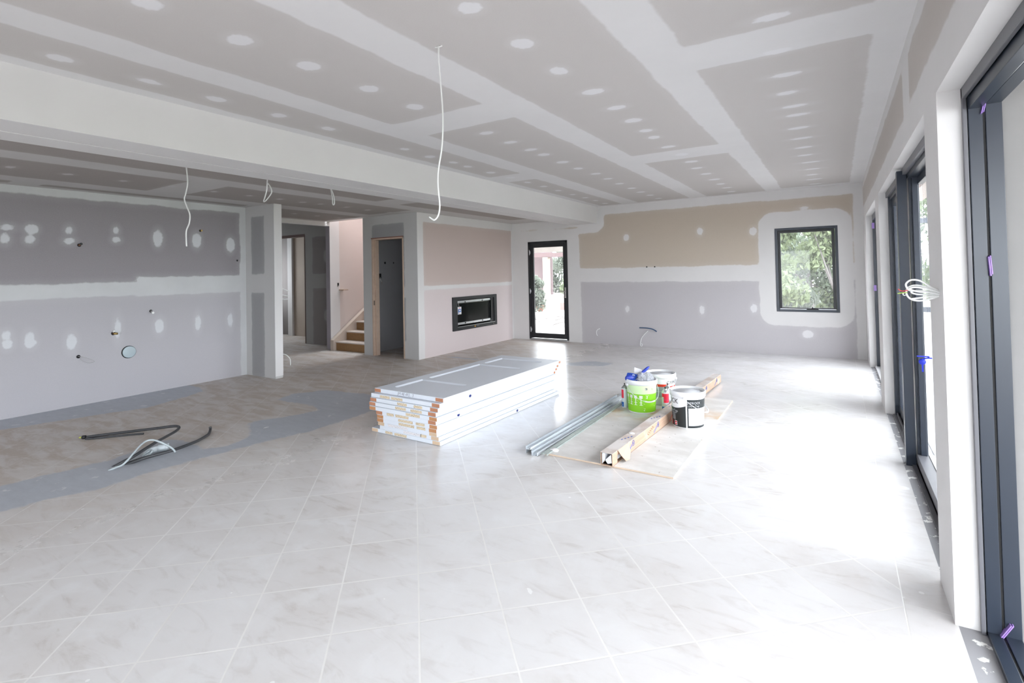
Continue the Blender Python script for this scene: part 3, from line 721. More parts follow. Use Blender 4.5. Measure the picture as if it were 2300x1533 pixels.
m = MB(); m.box(.0, 1.01, 0, 2.4, .0004, .0124, bev=.002); m.build('core', plain('plasterboard edge', (.66, .52, .40), .8, var=.15, scale=20), ps)
ZS = .0135
# carton
M_card = N('corrugated cardboard')
_P = M_card.obj(); _c = M_card.mix(M_card.smooth(M_card.noise(M_card.scalev(_P, (60, 1, 60)), 3, 3), .3, .7), (.40, .265, .185, 1), (.48, .335, .245, 1))
_c = M_card.mix(M_card.smooth(M_card.noise(_P, 4, 5, .6), .52, .72), _c, (.60, .45, .36, 1))
M_card.bsdf(_c, .75); M_card = M_card.m
def card_top():
    g = N('dusty carton top'); P = g.obj()
    c = g.mix(g.smooth(g.noise(P, 5, 5, .6), .35, .65), (.52, .43, .38, 1), (.66, .62, .60, 1))
    g.bsdf(c, .8); return g.m
bx = empty('cardboard_carton', (-1.512, 3.580, ZS), (0, 0, R(-2.6)), 'long square cardboard carton with blue print lying across the plasterboard sheet', 'carton')
s = .093; Lb = 3.32; k = .004
m = MB(); m.box(0, s, .02, Lb, 0, k); m.box(0, k, 0, Lb, 0, s); m.box(s-k, s, 0, .09, 0, s); m.box(s-k, s, .23, Lb, 0, s); m.box(s-k, s, .09, .24, s*.62, s); m.box(k, s-k, Lb-k, Lb, k, s-k)
m.box(0, s, 0, .10, 0, k)
m.build('sides', M_card, bx)
m = MB(); m.box(-.0005, s+.0005, -.004, Lb, s-k*.2, s+.001); m.build('top', card_top(), bx)
m = MB(); m.poly([(s, .095, s), (s, .30, s), (s+.02, .29, .035), (s+.045, .21, .0), (s+.05, .13, .012), (s+.028, .105, .05)], ext=(.003, 0, .001)); m.build('flap', plain('loose cardboard flap', (.56, .38, .28), .75), bx)
m = MB()
m.tube([(.012, .004, .012), (.014, .004, .085)], .0035, smooth=False)
m.poly([(.008, .006, .012), (.030, .006, .035), (.034, .006, .086), (.008, .006, .086)], ext=(0, 2.6, 0))
m.poly([(.034, .009, .040), (.078, .009, .082), (.084, .009, .022), (.050, .009, .012), (.036, .009, .030)], ext=(0, 2.6, 0))
m.build('cornice_lengths', plain('white paper cornice', (.74, .76, .80), .7), bx, label='white cornice lengths inside the open end')
M_blueink = plain('blue printing ink', (.10, .16, .45), .7, var=.15, scale=40)
M_brownink = plain('brown printing ink', (.25, .15, .08), .7)
M_redink = plain('red paint streak', (.72, .14, .10), .7)
for yy in (.40, .98, 1.55, 2.62, 3.1):
    m = MB(); pts = [(s+.0012, yy+.016*math.cos(t_)*1.2, .062+.022*math.sin(t_)) for t_ in np.linspace(.4, 6.6, 16)]
    m.tube(pts, .0022, seg=5, smooth=False); m.box(s, s+.0018, yy-.004, yy+.006, .052, .068)
    for q in range(4): m.box(s, s+.0012, yy-.105+.021*q, yy-.093+.021*q, .012+.009*q, .03+.010*q)
    m.build('logo', M_blueink, bx, label='blue printed logo')
for yy in (.33, 1.0, 1.5, 1.9):
    m = MB()
    for q in range(4): m.box(.02+.012*q, .030+.013*q, yy+.035*q, yy+.035*q+.022, s+.0008, s+.0018)
    m.build('logo', M_blueink, bx, label='blue printed logo')
m = MB()
for q in range(5): m.box(s, s+.0012, .74+.028*q, .752+.028*q, .030+.008*q, .038+.009*q); m.box(s, s+.0012, .72+.028*q, .732+.028*q, .040+.008*q, .046+.009*q)
m.build('small_print', M_brownink, bx)
m = MB(); m.tube([(s+.001, 1.30, .012), (s+.001, 1.36, .04), (s+.001, 1.40, .085)], .0035, seg=5); m.build('paint_streak', M_redink, bx)
MB().lathe([(0, 0), (.024, 0), (.020, .006), (0, .009)], 20, mat=Matrix.Diagonal((1.1, .8, 1, 1))).build('plaster_lump', M_white, None, 'white dab of plaster stuck on top of the long carton', 'plaster').location = (-1.456, 4.10, ZS+s+.001)
MB().lathe([(0, 0), (.030, 0), (.034, .012), (.02, .02), (0, .021)], 20, mat=Matrix.Diagonal((1.15, .8, 1, 1))).build('plaster_lump', M_white, None, 'round white plaster lump on the sheet beside the metal channel ends', 'plaster').location = (-1.945, 3.67, ZS)

# galvanised channels
def zinc():
    g = N('galvanised steel'); P = g.obj()
    c = g.mix(g.noise(g.scalev(P, (40, 3, 40)), 2, 4), (.55, .60, .65, 1), (.80, .84, .88, 1))
    g.bsdf(c, .38, .45); return g.m
M_zinc = zinc(); M_zinc2 = plain('green tinged galvanised steel', (.56, .64, .61), .4, .4, var=.15, scale=20)
def channel(name, x, y, z, w, h, L, rot, lab, lips=True, mat=M_zinc, flip=False):
    t_ = .0016; m = MB()
    m.box(-w/2, w/2, 0, L, 0, t_); m.box(-w/2, -w/2+t_, 0, L, 0, h); m.box(w/2-t_, w/2, 0, L, 0, h)
    if lips: m.box(-w/2-.006, -w/2+t_, 0, L, h-t_, h); m.box(w/2-t_, w/2+.006, 0, L, h-t_, h)
    m.box(-w*.12, w*.12, 0, L, t_, t_+.0035)
    o = m.build(name, mat, None, lab, 'metal channel', 'steel channels bundled beside the plasterboard sheet')
    if flip: o.rotation_euler = (0, math.pi, R(rot)); o.location = (x, y, z+h)
    else: o.rotation_euler = (0, 0, R(rot)); o.location = (x, y, z)
    return o
channel('steel_channel', -2.115, 3.56, .0008, .052, .034, 2.25, -.4, 'galvanised steel channel, leftmost and longest of the bundle on the tiles', flip=True)
channel('steel_channel', -2.112, 3.545, .0362, .044, .022, 1.95, -.7, 'galvanised steel channel lying upturned on the leftmost channel of the bundle')
channel('steel_channel', -2.048, 3.53, .0008, .05, .030, 1.85, -.9, 'galvanised steel channel in the middle of the bundle, end poking furthest forward', flip=False)
channel('steel_channel', -1.968, 3.545, .0145, .048, .012, 1.78, .8, 'low grey green steel channel resting on the plasterboard sheet edge', lips=False, mat=M_zinc2, flip=True)

# ------------------------------------------------------------------ buckets
M_pail = plain('white plastic', (.80, .81, .83), .4, var=.02, scale=5)
M_inpl = plain('plaster smeared inside', (.66, .67, .70), .6, var=.1, scale=6)
HB = .325
def rad(z): return .134+.0145*z/HB
def cyl_patch(m, a0, a1, z0, z1, off=.0008, th=.0, mi=0, zf0=None, zf1=None, n=None):
    """curved label patch; angles in degrees; zf optional functions of angle for its edges"""
    n = n or max(2, int(abs(a1-a0)/4)); t = bmesh.new(); A = []; B = []
    for k in range(n+1):
        a = a0+(a1-a0)*k/n; za = zf0(a) if zf0 else z0; zb = zf1(a) if zf1 else z1; ar = R(a)
        A.append(t.verts.new(((rad(za)+off)*math.cos(ar), (rad(za)+off)*math.sin(ar), za)))
        B.append(t.verts.new(((rad(zb)+off)*math.cos(ar), (rad(zb)+off)*math.sin(ar), zb)))
    for k in range(n): t.faces.new((A[k], A[k+1], B[k+1], B[k])).smooth = True
    m._m(t, mi)
def cyl_text(s, size, ang, z, mat, parent, off=.0016, shear=0, rf=None):
    rf = rf or rad
    me = text_mesh(s, size, .0002, shear)
    for v in me.vertices:
        zz = z+v.co.y; r_ = rf(zz)+off; a = R(ang)+v.co.x/r_; v.co = (r_*math.cos(a), r_*math.sin(a), zz)
    o = bpy.data.objects.new('lettering', me); C.objects.link(o); me.materials.append(mat); o.parent = parent; return o
def bucket(loc, rotz, lab, tall=HB):
    b = empty('plaster_bucket', loc, (0, 0, R(rotz)), lab, 'bucket')
    m = MB(); m.lathe([(.0, 0), (.130, 0), (.134, .004), (rad(.27), .27), (rad(.30), tall-.003), (rad(.3)-.003, tall-.003), (rad(.2)-.004, .2), (.130, .010), (0, .010)], 56)
    m.build('body', M_pail, b)
    m = MB(); m.lathe([(.1475, tall-.048), (.156, tall-.047), (.1575, tall-.004), (.155, tall), (.148, tall), (.1465, tall-.004), (.1475, tall-.048)], 56)
    m.build('rim', M_pail, b)
    m = MB(); m.lathe([(0, .012), (.129, .012), (rad(.2)-.0055, .2), (rad(.28)-.0045, tall-.02)], 48); m.build('lining', M_inpl, b)
    return b
def bail(b, a0, drop, za=.262, grip=True, gm=None):
    """wire handle hanging in front between two side lugs"""
    m = MB(); pts = []
    for k in range(21):
        t_ = k/20; a = R(a0-90+180*t_); dz = math.sin(math.pi*t_)*drop
        pts.append(((.162+.012*math.sin(math.pi*t_))*math.cos(a), (.162+.012*math.sin(math.pi*t_))*math.sin(a), za-dz))
    m.tube(pts, .0022, seg=6, smooth=False); h = m.build('handle', M_zinc, b)
    if grip:
        i0 = 8; m = MB(); m.tube(pts[i0:i0+5], .0075, seg=8); m.build('grip', gm or M_pail, h)
    for s_ in (-90, 90):
        a = R(a0+s_); MB().ball((.155*math.cos(a), .155*math.sin(a), za), .014, (1, 1, 1)).build('lug', M_pail, b)
# green labelled bucket
def speckle(name, base, fleck, thr=.70):
    g = N(name); P = g.obj(); n_ = g.noise(P, 26, 5, .7)
    g.bsdf(g.mix(g.smooth(n_, thr, thr+.02), base, fleck), .45); return g.m
M_lime = speckle('lime green label', (.22, .56, .012, 1), (.72, .80, .66, 1), .64)
M_palelime = speckle('pale green label', (.58, .76, .44, 1), (.76, .80, .72, 1), .66)
gb = bucket((-1.715, 5.155, ZS), -71.6, 'lime green labelled bucket holding crumpled plastic and a blue packet')
m = MB(); cyl_patch(m, -175, 175, .012, .193, n=80); m.build('label', M_lime, gb, label='lime green label')
m = MB(); cyl_patch(m, -175, 175, .193, .276, n=80); m.build('label_band', M_palelime, gb, label='pale green label band')
M_picto = plain('white label boxes', (.74, .78, .70), .5)
for a in (-66, -45, -25, -3):
    m = MB(); cyl_patch(m, a-6.5, a+6.5, .150, .180, off=.0016); cyl_patch(m, a-6.5, a+6.5, .108, .112, off=.0016); cyl_patch(m, a-6.5, a+6.5, .084, .088, off=.0016); cyl_patch(m, a-1.5, a+1.5, .088, .180, off=.0015); m.build('pictogram', M_picto, gb, label='white pictogram box')
m = MB(); cyl_patch(m, 20, 23, .15, .18, off=.0016); cyl_patch(m, 15, 30, .178, .181, off=.0016); m.build('pictogram', M_picto, gb)
m = MB(); cyl_patch(m, 14, 22, .236, .256, off=.0016); m.build('symbol', plain('dark symbol box', (.05, .06, .08), .5), gb)
m = MB(); cyl_patch(m, 15.3, 18.2, .240, .251, off=.0022); m.ball((0, 0, -5), .001); m.b.verts.ensure_lookup_table()
bmesh.ops.delete(m.b, geom=[v for v in m.b.verts if v.co.z < -1], context='VERTS'); m.build('symbol_fill', plain('white symbol fill', (.8, .8, .8), .5), gb)
cyl_text('b', .03, 44, .243, plain('green symbol', (.08, .22, .06), .5), gb)
bail(gb, 28, .145, .27, gm=plain('plaster smeared grip', (.70, .74, .66), .5))
# bubble of crumpled clear plastic
def film():
    g = N('crumpled clear plastic'); P = g.obj()
    bb = g.n('Bump', {'Height': g.noise(P, 26, 6, .7, 1.0), 'Strength': .9, 'Distance': .03})
    tr = g.n('BsdfTransparent', {0: (.93, .94, .96, 1)}); p = g.n('BsdfPrincipled', {'Base Color': (.72, .74, .78, 1), 'Roughness': .22, 'Normal': bb.outputs[0]})
    mx = g.n('MixShader', {0: .55, 1: tr.outputs[0], 2: p.outputs[0]}); g.t.links.new(mx.outputs[0], g.out.inputs[0]); return g.m
t = bmesh.new(); bmesh.ops.create_icosphere(t, subdivisions=5, radius=1)
for v in t.verts:
    q = v.co.copy(); n_ = noise.noise(q*2.1+Vector((3, 1, 5)))*.22+noise.noise(q*6.3)*.10+abs(noise.noise(q*11))*.09
    v.co = q*(1+n_); v.co = Vector((v.co.x*.086, v.co.y*.092, v.co.z*.080))
mm = MB(); mm._m(t); fb = mm.build('plastic_bag', film(), None, 'crumpled clear plastic bag stuffed in the green labelled bucket', 'plastic bag'); fb.location = (-1.685, 5.165, ZS+HB-.012)
# blue packet, scraper and paper in the bucket
M_blue = plain('blue packet print', (.01, .07, .46), .35, var=.2, scale=6); M_blue2 = plain('deep blue plastic', (.02, .05, .42), .3, var=.2)
pk = empty('blue_packet', (-1.795, 5.105, ZS+HB+.012), (R(38), R(10), R(8)), 'blue packet with white lettering leaning out of the green labelled bucket', 'packet')
t = bmesh.new(); bmesh.ops.create_grid(t, x_segments=10, y_segments=8, size=.5)
for v in t.verts:
    x, y = v.co.x*.115, v.co.y*.085; v.co = Vector((x, y, .012*math.cos(v.co.x*3)+.004*noise.noise(Vector((x*30, y*30, 1)))))
r_ = bmesh.ops.extrude_face_region(t, geom=t.faces[:]); bmesh.ops.translate(t, vec=(0, 0, -.016), verts=[g_ for g_ in r_['geom'] if isinstance(g_, bmesh.types.BMVert)])
bmesh.ops.recalc_face_normals(t, faces=t.faces)
mm = MB(); mm._m(t); mm.build('wrapper', M_blue, pk)
for s_, sz, yy in (('The ORIG', .022, .020), ('NAILS in', .020, -.006), ('25 kg', .014, -.026)):
    me = text_mesh(s_ if False else {0: 'IIIII', 1: 'IIIII', 2: 'IIII'}[0 if yy > 0 else (1 if yy > -.01 else 2)], sz, .0006)
    me.transform(Matrix.Translation((.012, yy, .0135))); o = bpy.data.objects.new('lettering', me); C.objects.link(o); me.materials.append(M_pail); o.parent = pk
sc_ = empty('scraper', (-1.812, 5.075, ZS+HB+.006), (0, R(-8), R(20)), 'rounded dark blue scraper head against the rim of the green labelled bucket', 'scraper')
MB().ball((0, 0, 0), .044, (1.0, .45, .8), 3).build('head', M_blue2, sc_); MB().box(-.02, .02, -.004, .004, -.09, -.03, bev=.002).build('blade', M_chrome, sc_)
kn = empty('putty_knife', (-1.70, 5.14, ZS+HB+.055), (0, R(-38), R(38)), 'blue and white handled putty knife sticking up from the green labelled bucket', 'putty knife')
MB().tube([(-.055, 0, 0), (0, 0, .002), (.075, 0, .004), (.10, 0, .0)], .012, seg=10, rfun=lambda t_: .006+.009*math.sin(math.pi*min(1, t_*1.05))).build('handle', M_blue2, kn)
MB().tube([(-.055, 0, -.004), (0, 0, -.006), (.05, 0, -.005)], .009, seg=8, rfun=lambda t_: .004+.007*math.sin(math.pi*t_)).build('ferrule', plain('white handle inlay', (.8, .78, .8), .3), kn)
MB().box(-.12, -.05, -.025, .025, -.002, .001, bev=.001).build('blade', M_chrome, kn)
pp = MB(); pp.poly([(-.03, 0, -.02), (.05, .01, -.03), (.045, .02, .03), (-.028, .01, .05)], ext=(0, .002, 0)); pp.build('paper_scrap', plain('white paper', (.82, .81, .84), .7), None, 'scrap of white paper standing behind the blue packet in the bucket', 'paper').location = (-1.775, 5.20, ZS+HB+.045)

# black and white labelled bucket
M_blk_lab = plain('black label', (.012, .018, .020), .4, var=.2); M_wlab = print_mat('white text panel', (.76, .77, .80, 1), (.58, .60, .64, 1), 8, 140, .55)
wb = bucket((-1.19, 4.87, ZS), -76.3, 'white bucket with black label and wire handle, right of the long carton')
m = MB(); cyl_patch(m, -110, -7.5, 0, 0, zf0=lambda a: .010, zf1=lambda a: .176+.00002*max(0, a+58)**2*.55+(.0000 if a < -58 else 0), n=40)
cyl_patch(m, -2.5, 95, .010, .262, n=30)
m.build('label', M_blk_lab, wb, label='black label')
m = MB(); cyl_patch(m, 2, 78, .030, .186, off=.0015); m.build('text_panel', M_wlab, wb, label='white panel of small print')
m = MB(); cyl_patch(m, -7.5, -2.5, .0, .262, off=.0014); m.build('seam', M_pail, wb)
cyl_text('GYPROCK', .029, 20, .2315, M_pail, wb); cyl_text('Ultra-Top', .026, 21, .205, M_pail, wb)
cyl_text('GYPROCK', .062, -92, .236, M_blk_lab, wb, shear=.15)
cyl_text('Ultra-Top', .030, -62, .150, M_pail, wb); cyl_text('compound', .017, -60, .132, M_pail, wb)
m = MB()
for q in range(9): cyl_patch(m, -68, -50, .070+.006*q, .0725+.006*q, off=.0016)
m.build('small_print', plain('grey print', (.45, .46, .48), .5), wb)
m = MB(); cyl_patch(m, -56, -43, .020, .060, off=.0016); m.build('emblem', M_pail, wb)
M_emb = plain('red emblem', (.62, .01, .03), .4)
for e4 in ((-54.5, -44.5, .042, .056), (-54.5, -44.5, .024, .036), (-80, -68, .02, .055)):
    m = MB(); cyl_patch(m, *e4, off=.0024); m.build('emblem_block', M_emb, wb)
bail(wb, 78, .13, .272, grip=True)
# red and white bucket
rb = bucket((-1.634, 5.56, ZS), -73.6, 'white bucket with red and grey label standing behind the green one')
M_redl = plain('red label', (.80, .05, .02), .4, var=.1); M_greyl = plain('grey label', (.50, .56, .60), .4, var=.1)
m = MB(); cyl_patch(m, 30, 100, .006, .200, off=.001); cyl_patch(m, -60, 30, .196, .222, off=.001); m.build('label', M_redl, rb, label='red label')
m = MB(); cyl_patch(m, -30, 30, .085, .196, off=.001); m.build('grey_panel', M_greyl, rb)
m = MB()
for q in range(7): cyl_patch(m, 4+q*2.2, 5.1+q*2.2, .09, .125, off=.0018)
m.build('barcode', plain('barcode', (.25, .27, .30), .5), rb)
m = MB(); cyl_patch(m, 10, 26, .018, .038, off=.0022); m.build('red_mark', M_redl, rb)
cyl_text('GYPROCK', .05, 68, .235, M_blk_lab, rb)
bail(rb, -10, .12, .27, grip=False)

# ------------------------------------------------------------------ spray cans
M_tin = plain('tin dome', (.55, .58, .58), .25, .85, var=.1)
def can(loc, rotz, body, lab, bits, texts=()):
    c = empty('spray_can', loc, (0, 0, R(rotz)), lab, 'spray can', 'aerosol cans among the buckets')
    r_ = .033
    MB().lathe([(0, .002), (.030, .0), (r_, .004), (r_, .196), (.0315, .200)], 32).build('body', body, c)
    MB().lathe([(.0335, .196), (.0342, .200), (.0325, .204), (.024, .216), (.014, .224), (.0145, .228), (.011, .230), (0, .231)], 32).build('dome', M_tin, c)
    MB().lathe([(.004, .231), (.004, .238), (.0065, .238), (.0065, .250), (0, .251)], 16).build('nozzle', M_black, c)
    for (a0, a1, z0, z1, mt, zf) in bits:
        m = MB(); n = max(2, int(abs(a1-a0)/6)); t = bmesh.new(); A = []; B = []
        for k_ in range(n+1):
            a = a0+(a1-a0)*k_/n; zb = zf(a) if zf else z1; A.append(t.verts.new(((r_+.0006)*math.cos(R(a)), (r_+.0006)*math.sin(R(a)), z0))); B.append(t.verts.new(((r_+.0006)*math.cos(R(a)), (r_+.0006)*math.sin(R(a)), zb)))
        for k_ in range(n): t.faces.new((A[k_], A[k_+1], B[k_+1], B[k_])).smooth = True
        m._m(t); m.build('label', mt, c)
    for (s_, sz, a, z, mt) in texts: cyl_text(s_, sz, a, z, mt, c, off=.0013, rf=lambda z_: r_)
    return c
M_canw = plain('pale blue white can', (.62, .68, .72), .35, var=.06); M_canr = plain('red can print', (.72, .01, .04), .35, var=.1); M_canb = plain('blue can print', (.02, .14, .50), .35, var=.25, scale=20); M_yel = plain('yellow print', (.85, .45, .02), .4)
can((-1.908, 5.195, ZS), -70, M_canw, 'pale spray can with red and blue stripe, left of the green labelled bucket',
    [(-80, -20, .10, .188, M_canr, None), (-80, -20, .012, .060, M_canb, None), (-14, -12, .05, .15, plain('grey rule', (.3, .33, .36), .5), None)],
    [('I I', .014, -40, .094, M_canb), ('5', .022, -45, .030, M_canw)])
can((-1.492, 5.215, ZS), -74, M_canw, 'spray can with red top and blue base label, in front against the long carton',
    [(-88, 88, .15, .150, M_canr, lambda a: .186), (-30, 88, .095, .1, M_canr, lambda a: .15), (-88, 88, .012, .055, M_canb, None)],
    [('47', .026, -22, .075, M_yel), ('E', .016, 45, .118, M_canb), ('E', .016, 52, .098, M_canb), ('B', .016, 58, .078, M_canb), ('N', .018, -35, .135, M_canb), ('U', .018, -10, .128, M_canb), ('M', .018, 12, .121, M_canb)])
can((-1.515, 5.385, ZS), -74, M_canw, 'pale spray can mostly hidden behind the red topped one', [(-88, 88, .10, .15, M_greyl, None)])

# ------------------------------------------------------------------ cables and pipe stubs
def cable(name, pts, r_, mat, lab, cat='cable', group=None, seg=8, res=8, ends=True):
    c = [sum(p[i] for p in pts)/len(pts) for i in range(3)]
    b = pts[0]; m = MB(); m.tube([(p[0]-b[0], p[1]-b[1], p[2]-b[2]) for p in pts], r_, seg=seg, res=res)
    o = m.build(name, mat, None, lab, cat, group); o.location = b; return o
G1 = 'loose cable tails hanging from the low ceiling'
cable('ceiling_cable', [(-1.827, 2.19, 2.702), (-1.822, 2.185, 2.60), (-1.808, 2.19, 2.38), (-1.806, 2.19, 2.25), (-1.817, 2.19, 2.13), (-1.842, 2.19, 2.02), (-1.848, 2.19, 1.93), (-1.838, 2.19, 1.82), (-1.85, 2.19, 1.765), (-1.876, 2.19, 1.742), (-1.895, 2.19, 1.748), (-1.914, 2.19, 1.760)], .0042, M_wpvc, 'long white cable hanging from the high ceiling with a hooked tip')
m = MB(); m.tube([(-.025, 0, -.002), (0, 0, -.006), (.022, .004, -.002)], .004); m.build('cable_knot', M_wpvc, None, 'small white cable clip where the long cable leaves the high ceiling', 'cable clip').location = (-1.827, 2.19, 2.70)
cable('ceiling_cable', [(-5.122, 2.46, 2.492), (-5.105, 2.46, 2.40), (-5.101, 2.46, 2.32), (-5.135, 2.46, 2.24), (-5.160, 2.46, 2.19), (-5.12, 2.46, 2.12), (-5.066, 2.46, 2.04), (-5.075, 2.46, 1.96), (-5.130, 2.46, 1.89), (-5.132, 2.46, 1.80), (-5.127, 2.46, 1.745)], .0058, M_wpvc, 'wavy white cable tail nearest the camera under the low ceiling', group=G1)
cable('ceiling_cable', [(-5.150, 3.29, 2.492), (-5.155, 3.29, 2.43), (-5.165, 3.29, 2.37), (-5.20, 3.29, 2.30), (-5.222, 3.29, 2.262), (-5.19, 3.29, 2.262), (-5.125, 3.29, 2.30), (-5.075, 3.29, 2.35), (-5.10, 3.29, 2.41), (-5.148, 3.29, 2.455)], .0062, M_wpvc, 'white cable tail looped into a wide hook, above the stub wall', group=G1)
cable('ceiling_cable', [(-5.137, 4.10, 2.492), (-5.122, 4.10, 2.44), (-5.108, 4.10, 2.37), (-5.104, 4.10, 2.31), (-5.09, 4.10, 2.292), (-5.073, 4.10, 2.31), (-5.078, 4.10, 2.38), (-5.10, 4.10, 2.44), (-5.125, 4.10, 2.48)], .0062, M_wpvc, 'white cable tail folded into a narrow loop, above the dark hall opening', group=G1)
# coil on the pier
cc = empty('cable_coil', (.364, 2.80, 1.318), label='coil of white cable sticking out of the white pier by the sliding doors', cat='cable')
def loc3(L): return [(x-.364, y-2.80, z-1.318) for x, y, z in L]
for L_ in ([(.372, 2.80, 1.322), (.335, 2.80, 1.345), (.30, 2.79, 1.372), (.268, 2.785, 1.376), (.250, 2.785, 1.358), (.258, 2.79, 1.335), (.272, 2.80, 1.33)],
           [(.372, 2.81, 1.318), (.33, 2.81, 1.342), (.285, 2.805, 1.353), (.258, 2.80, 1.342), (.252, 2.80, 1.318), (.265, 2.80, 1.295), (.295, 2.80, 1.287), (.335, 2.80, 1.296), (.372, 2.80, 1.312)],
           [(.372, 2.79, 1.314), (.33, 2.785, 1.322), (.285, 2.785, 1.328), (.262, 2.785, 1.338), (.285, 2.79, 1.345), (.33, 2.79, 1.335), (.372, 2.79, 1.320)],
           [(.372, 2.80, 1.310), (.32, 2.80, 1.303), (.268, 2.80, 1.294)],
           [(.372, 2.815, 1.312), (.33, 2.815, 1.312), (.285, 2.81, 1.315), (.27, 2.81, 1.325), (.30, 2.81, 1.33), (.372, 2.81, 1.318)]):
    m = MB(); m.tube(loc3(L_), .0038, seg=8); m.build('loop', M_wpvc, cc)
for pts, mt, nm in (([(.262, 2.79, 1.333), (.245, 2.79, 1.329), (.232, 2.785, 1.330), (.222, 2.78, 1.338)], plain('red wire', (.70, .05, .06), .4), 'red_wire'), ([(.255, 2.79, 1.322), (.238, 2.79, 1.321), (.220, 2.785, 1.318)], plain('green yellow wire', (.45, .65, .08), .4), 'green_wire'), ([(.25, 2.80, 1.322), (.240, 2.80, 1.317), (.243, 2.80, 1.310), (.250, 2.80, 1.311)], M_wpvc, 'white_wire')):
    m = MB(); m.tube(loc3(pts), .0018, seg=6); m.build(nm, mt, cc)

# kitchen wall stubs
def hole(p, axis, r_, d=.004):
    m = MB(); rot = Matrix.Rotation(R(90), 4, 'Y') if axis == 'x' else Matrix.Rotation(R(90), 4, 'X')
    m.lathe([(0, 0), (r_, 0), (r_, .001), (0, .0012)], 20, mat=rot); return m
def stub(p, lab, mat, tip, r_=.010, L_=.05, hr=.019, bend=(0, 0)):
    e = empty('pipe_stub', p, label=lab, cat='pipe')
    hole(p, 'x', hr).build('wall_hole', M_dark, e)
    MB().tube([(0, 0, 0), (L_*.6, bend[0]*.4, bend[1]*.4), (L_, bend[0], bend[1])], r_, seg=12).build('pipe', mat, e)
    t_ = MB(); t_.tube([(L_, bend[0], bend[1]), (L_+.012, bend[0], bend[1])], r_*1.35, seg=12, smooth=False); t_.build('cap', tip, e)
stub((XL, 2.412, 1.86), 'dark pipe stub with a coppery tip in the upper grey board, left of centre', M_copper, M_black, bend=(.0, .012))
stub((XL, 3.769, 2.106), 'small brass capped pipe stub high on the kitchen wall', M_brass, M_brass, .009, .03, .016)
stub((XL, 4.289, 1.691), 'tiny black hooked cable stub near the right end of the upper board', M_black, M_black, .006, .03, .008, bend=(-.02, .008))
stub((XL, 3.151, 1.037), 'grey pipe stub with a pale tip just under the white joint', M_chrome, M_wpvc, .011, .05, .018, bend=(0, -.02))
e = empty('water_valve', (XL, 2.742, .796), label='brass water valves poking out beside a filler patch', cat='valve')
hole(0, 'x', .022).build('wall_hole', M_dark, e); MB().tube([(0, 0, 0), (.045, .012, -.002)], .012).build('pipe', M_copper, e)
MB().tube([(.04, -.01, 0), (.045, .03, -.004)], .013, smooth=False).build('body', M_brass, e); MB().tube([(.02, -.008, .02), (.05, -.006, .03)], .010, smooth=False).build('cap', M_wpvc, e)
e = empty('cable_tail', (XL, 2.40, .565), label='thin looped wire tail hanging from a dark hole low on the kitchen wall', cat='cable')
hole(0, 'x', .020).build('wall_hole', M_dark, e)
MB().tube([(0, 0, 0), (.03, .03, -.005), (.05, .10, -.04), (.04, .14, -.075), (.03, .09, -.085), (.02, .03, -.045), (.01, .01, -.01)], .0028).build('wire', plain('grey wire', (.45, .44, .45), .5), e)
e = empty('vent_cap', (XL, 2.907, .548), label='round pale blue grey cap over a pipe opening low on the kitchen wall', cat='pipe cap')
MB().lathe([(0, 0), (.071, 0), (.072, .012), (.066, .014), (0, .014)], 40, mat=Matrix.Rotation(R(90), 4, 'Y')).build('disc', plain('cap plastic', (.42, .50, .54), .4), e)
MB().lathe([(.0715, 0), (.078, 0), (.078, .003), (.0715, .003)], 40, mat=Matrix.Rotation(R(90), 4, 'Y'), loc=(0, -.004, 0)).build('gap', M_dark, e)
# far wall bits
for x, lab in ((-3.015, 'left of the two small round holes in the white joint of the far wall'), (-2.864, 'right of the two small round holes in the white joint of the far wall')):
    o = hole(0, 'y', .013).build('cable_hole', M_dark, None, lab, 'hole', 'pair of holes on the far wall'); o.location = (x, YF-.0005, 1.488)
cable('conduit', [(-2.862, YF, .288), (-2.88, YF-.03, .31), (-2.93, YF-.05, .337), (-3.03, YF-.06, .352), (-3.165, YF-.06, .352)], .010, plain('blue black conduit', (.03, .09, .20), .4, var=.3, scale=20), 'short dark blue conduit curving out of the far wall', 'conduit')
cable('wall_cable', [(-3.018, YF, .292), (-3.05, YF-.025, .262), (-3.12, YF-.04, .18), (-3.15, YF-.045, .10), (-3.155, YF-.045, .02), (-3.13, YF-.05, .008), (-3.12, YF-.05, .035), (-3.135, YF-.05, .06)], .006, M_wpvc, 'white cable trailing from the far wall down to the floor')
cable('wall_cable', [(-3.981, YF, .294), (-4.01, YF-.02, .285), (-4.04, YF-.025, .25), (-4.045, YF-.025, .20), (-4.025, YF-.025, .155)], .0055, M_wpvc, 'short white cable tail beside the filler near the glass door')
# hall side wires behind the stub wall, switch hole, timber stop
for z0, z1, dx in ((1.265, 1.235, .05), (1.175, 1.165, .035), (1.12, 1.12, .03)):
    cable('switch_wire', [(-6.80, 4.535, z0+.01), (-6.765, 4.56, z0), (-6.765+dx, 4.60, z1)], .005, M_wpvc, 'white wire end poking out behind the stub wall, %s of three' % ('topmost' if z0 > 1.2 else 'middle' if z0 > 1.15 else 'lowest'), group='wire ends behind the stub wall')
cable('wall_cable', [(-6.80, 4.54, .33), (-6.75, 4.57, .32), (-6.70, 4.60, .26), (-6.69, 4.60, .17)], .005, M_wpvc, 'thin white cable drooping low behind the stub wall')
e = empty('switch_box', (XH+.002, 6.81, 1.262), label='open dark switch hole in the pale wall beside the stairs', cat='switch hole')
MB().box(0, .003, -.02, .02, -.038, .038, bev=.001).build('opening', M_dark, e); MB().box(.002, .006, -.01, .012, -.034, -.018).build('wire', M_wpvc, e)
